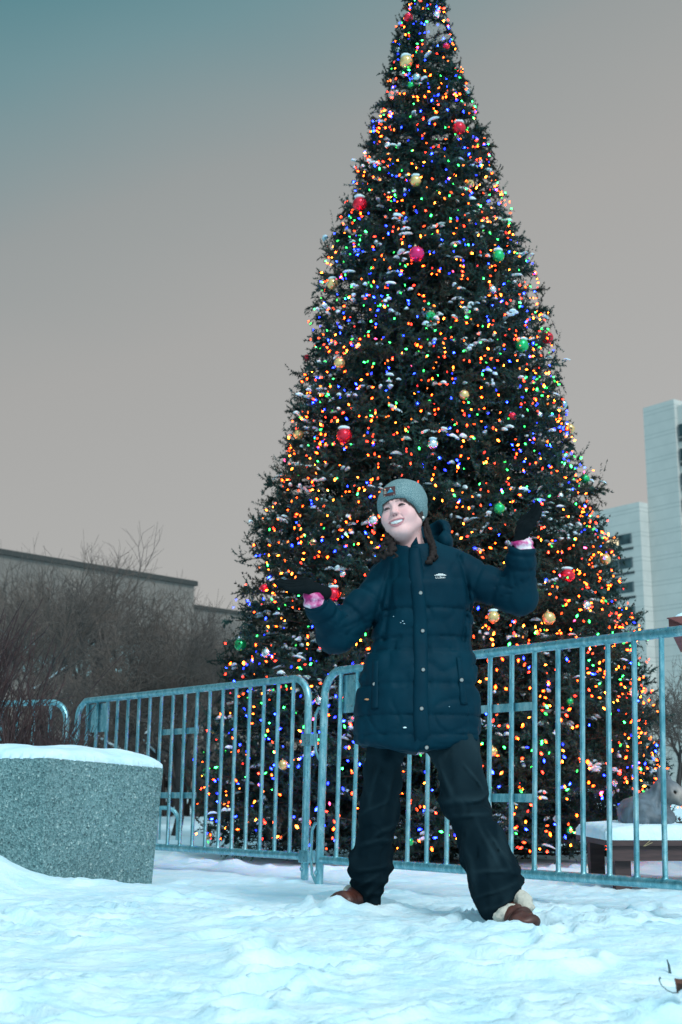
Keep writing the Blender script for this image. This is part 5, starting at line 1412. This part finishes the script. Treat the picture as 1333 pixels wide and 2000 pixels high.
decal('patch_mountain', [(756, 963.5), (763.5, 953), (769, 960.5)], M['patchblue'], hat, .0062)
decal('patch_snowpeak', [(762.2, 955), (763.5, 953), (765.2, 955.4)], M['white'], hat, .0076)
decal('patch_sun', [(752.5 + 1.7 * math.cos(t_ * math.pi / 4), 956.5 + 1.7 * math.sin(t_ * math.pi / 4)) for t_ in range(8)], M['patchsun'], hat, .0056)
for k in range(3): decal('patch_line', [(750, 960.4 + 2 * k), (755, 959.6 + 2 * k), (755, 960.3 + 2 * k), (750, 961.1 + 2 * k)], M['fleece'], hat, .0040)
decal('patch_border', [(750, 968.8), (771, 964.9), (771, 965.9), (750, 969.8)], M['fleece'], hat, .0040)

# ---- hair: two braids
def braid(name, pix, r, seed, loose):
    C_ = np.array([P(*q) for q in pix]); s = np.concatenate([[0], np.cumsum(np.linalg.norm(np.diff(C_, axis=0), axis=1))])
    n_ = int(s[-1] / (r[0] * .62)); tt2 = np.linspace(0, s[-1], n_); ctr = np.stack([np.interp(tt2, s, C_[:, k]) for k in range(3)], 1); rad_ = np.interp(tt2, s, np.linspace(r[0], r[1], len(s)))
    lobes = []
    for k in range(n_):
        sg = 1 if k % 2 else -1
        T_ = ctr[min(k + 1, n_ - 1)] - ctr[max(k - 1, 0)]; T_ /= np.linalg.norm(T_) + 1e-9; S_ = np.cross(T_, [0, 1, 0]); S_ /= np.linalg.norm(S_) + 1e-9
        lobes.append((ctr[k] + S_ * sg * rad_[k] * .45 + T_ * rad_[k] * .3, ctr[k] - S_ * sg * rad_[k] * .35 + np.array([0, -.3 * rad_[k], 0]) - T_ * rad_[k] * .5, rad_[k]))
    loose_ = [[P(*q) for q in l] for l in loose]
    def f(p):
        d = None
        for a, b2, rr_ in lobes:
            e = d_cone(p, a, b2, rr_ * .62, rr_ * .5); d = e if d is None else smin(d, e, .003)
        for l in loose_: d = smin(d, d_chain(p, l, [.006, .005, .004, .003][:len(l)] + [.003] * max(0, len(l) - 4), .004), .003)
        return d + .0022 * vnoise(p[:, 0] * 150, p[:, 1] * 40, p[:, 2] * 60, seed)
    allp = np.concatenate([ctr] + [np.array(l) for l in loose_]); V, Q = surf(f, allp.min(0) - .035, allp.max(0) + .035, .0034); return obj_np(name, V, Q, M['hair'], person)
braid('braid', [(764, 1040, 5.03), (760, 1056, 4.97), (768, 1072, 4.93), (758, 1084, 4.91), (744, 1088, 4.92), (734, 1096, 4.93)], (.021, .012), 1, [[(752, 1060, 4.96), (745, 1066, 4.95), (750, 1074, 4.94), (742, 1078, 4.94)], [(738, 1090, 4.93), (730, 1090, 4.93), (729, 1099, 4.93), (735, 1102, 4.93)], [(770, 1080, 4.91), (776, 1086, 4.905), (769, 1090, 4.90)]])
braid('braid', [(829, 1012, 5.06), (834, 1032, 5.03), (839, 1050, 4.98), (846, 1068, 4.945), (847, 1084, 4.925), (838, 1098, 4.915)], (.0135, .0145), 2, [[(830, 1030, 5.0), (832, 1045, 4.98), (838, 1058, 4.96)], [(850, 1080, 4.93), (854, 1088, 4.93), (848, 1096, 4.925)]])
def haircap(p):
    q = toH(p); d = d_ell(q, (0, .026, .028), (.079, .090, .092)); h_ = hplane(q)
    d = smax(d, h_ - .02, .01); d = smax(d, -(q[:, 1] - .018 + .25 * q[:, 2]), .012); return smax(d, -(q[:, 2] + .085), .01)
V, Q = surf(haircap, HO - .13, HO + .13, .0042); obj_np('hair', V, Q, M['hair'], person)
# flecks of snow and a scrap of leaf stuck to the jacket
mb = MB()
for (fx, fy, r_x) in ((791, 1421, .0050), (787, 1213, .0022), (783, 1216, .0018), (790, 1218, .0022), (769, 1204, .0015), (878, 1380, .0016)):
    q = ray_sdf(fx, fy, jacket_sdf, off=.002)[0]; mb.add(q + bv * [r_x * 1.6, r_x, r_x * .6], [tuple(f) for f in bq] + [tuple(f) for f in bt])
o = mb.build('snow_flecks', M['snow'], None, True); tag(o, 'tiny flecks of snow stuck to the front of the teal jacket', kind='stuff')
q = ray_sdf(717, 1366, jacket_sdf, off=.004)[0]; mb = MB(); mb.add(q + bv * [.009, .003, .0035] * (1 + .4 * vnoise(bv[:, 0] * 3, bv[:, 1] * 3, bv[:, 2] * 3, 8)[:, None]), [tuple(f) for f in bq] + [tuple(f) for f in bt])
o = mb.build('leaf_scrap', mat('leaf_scrap', (.5, .25, .12), .8), None, True); tag(recentre(o), 'orange scrap of leaf stuck to the side of the teal jacket', 'leaf')
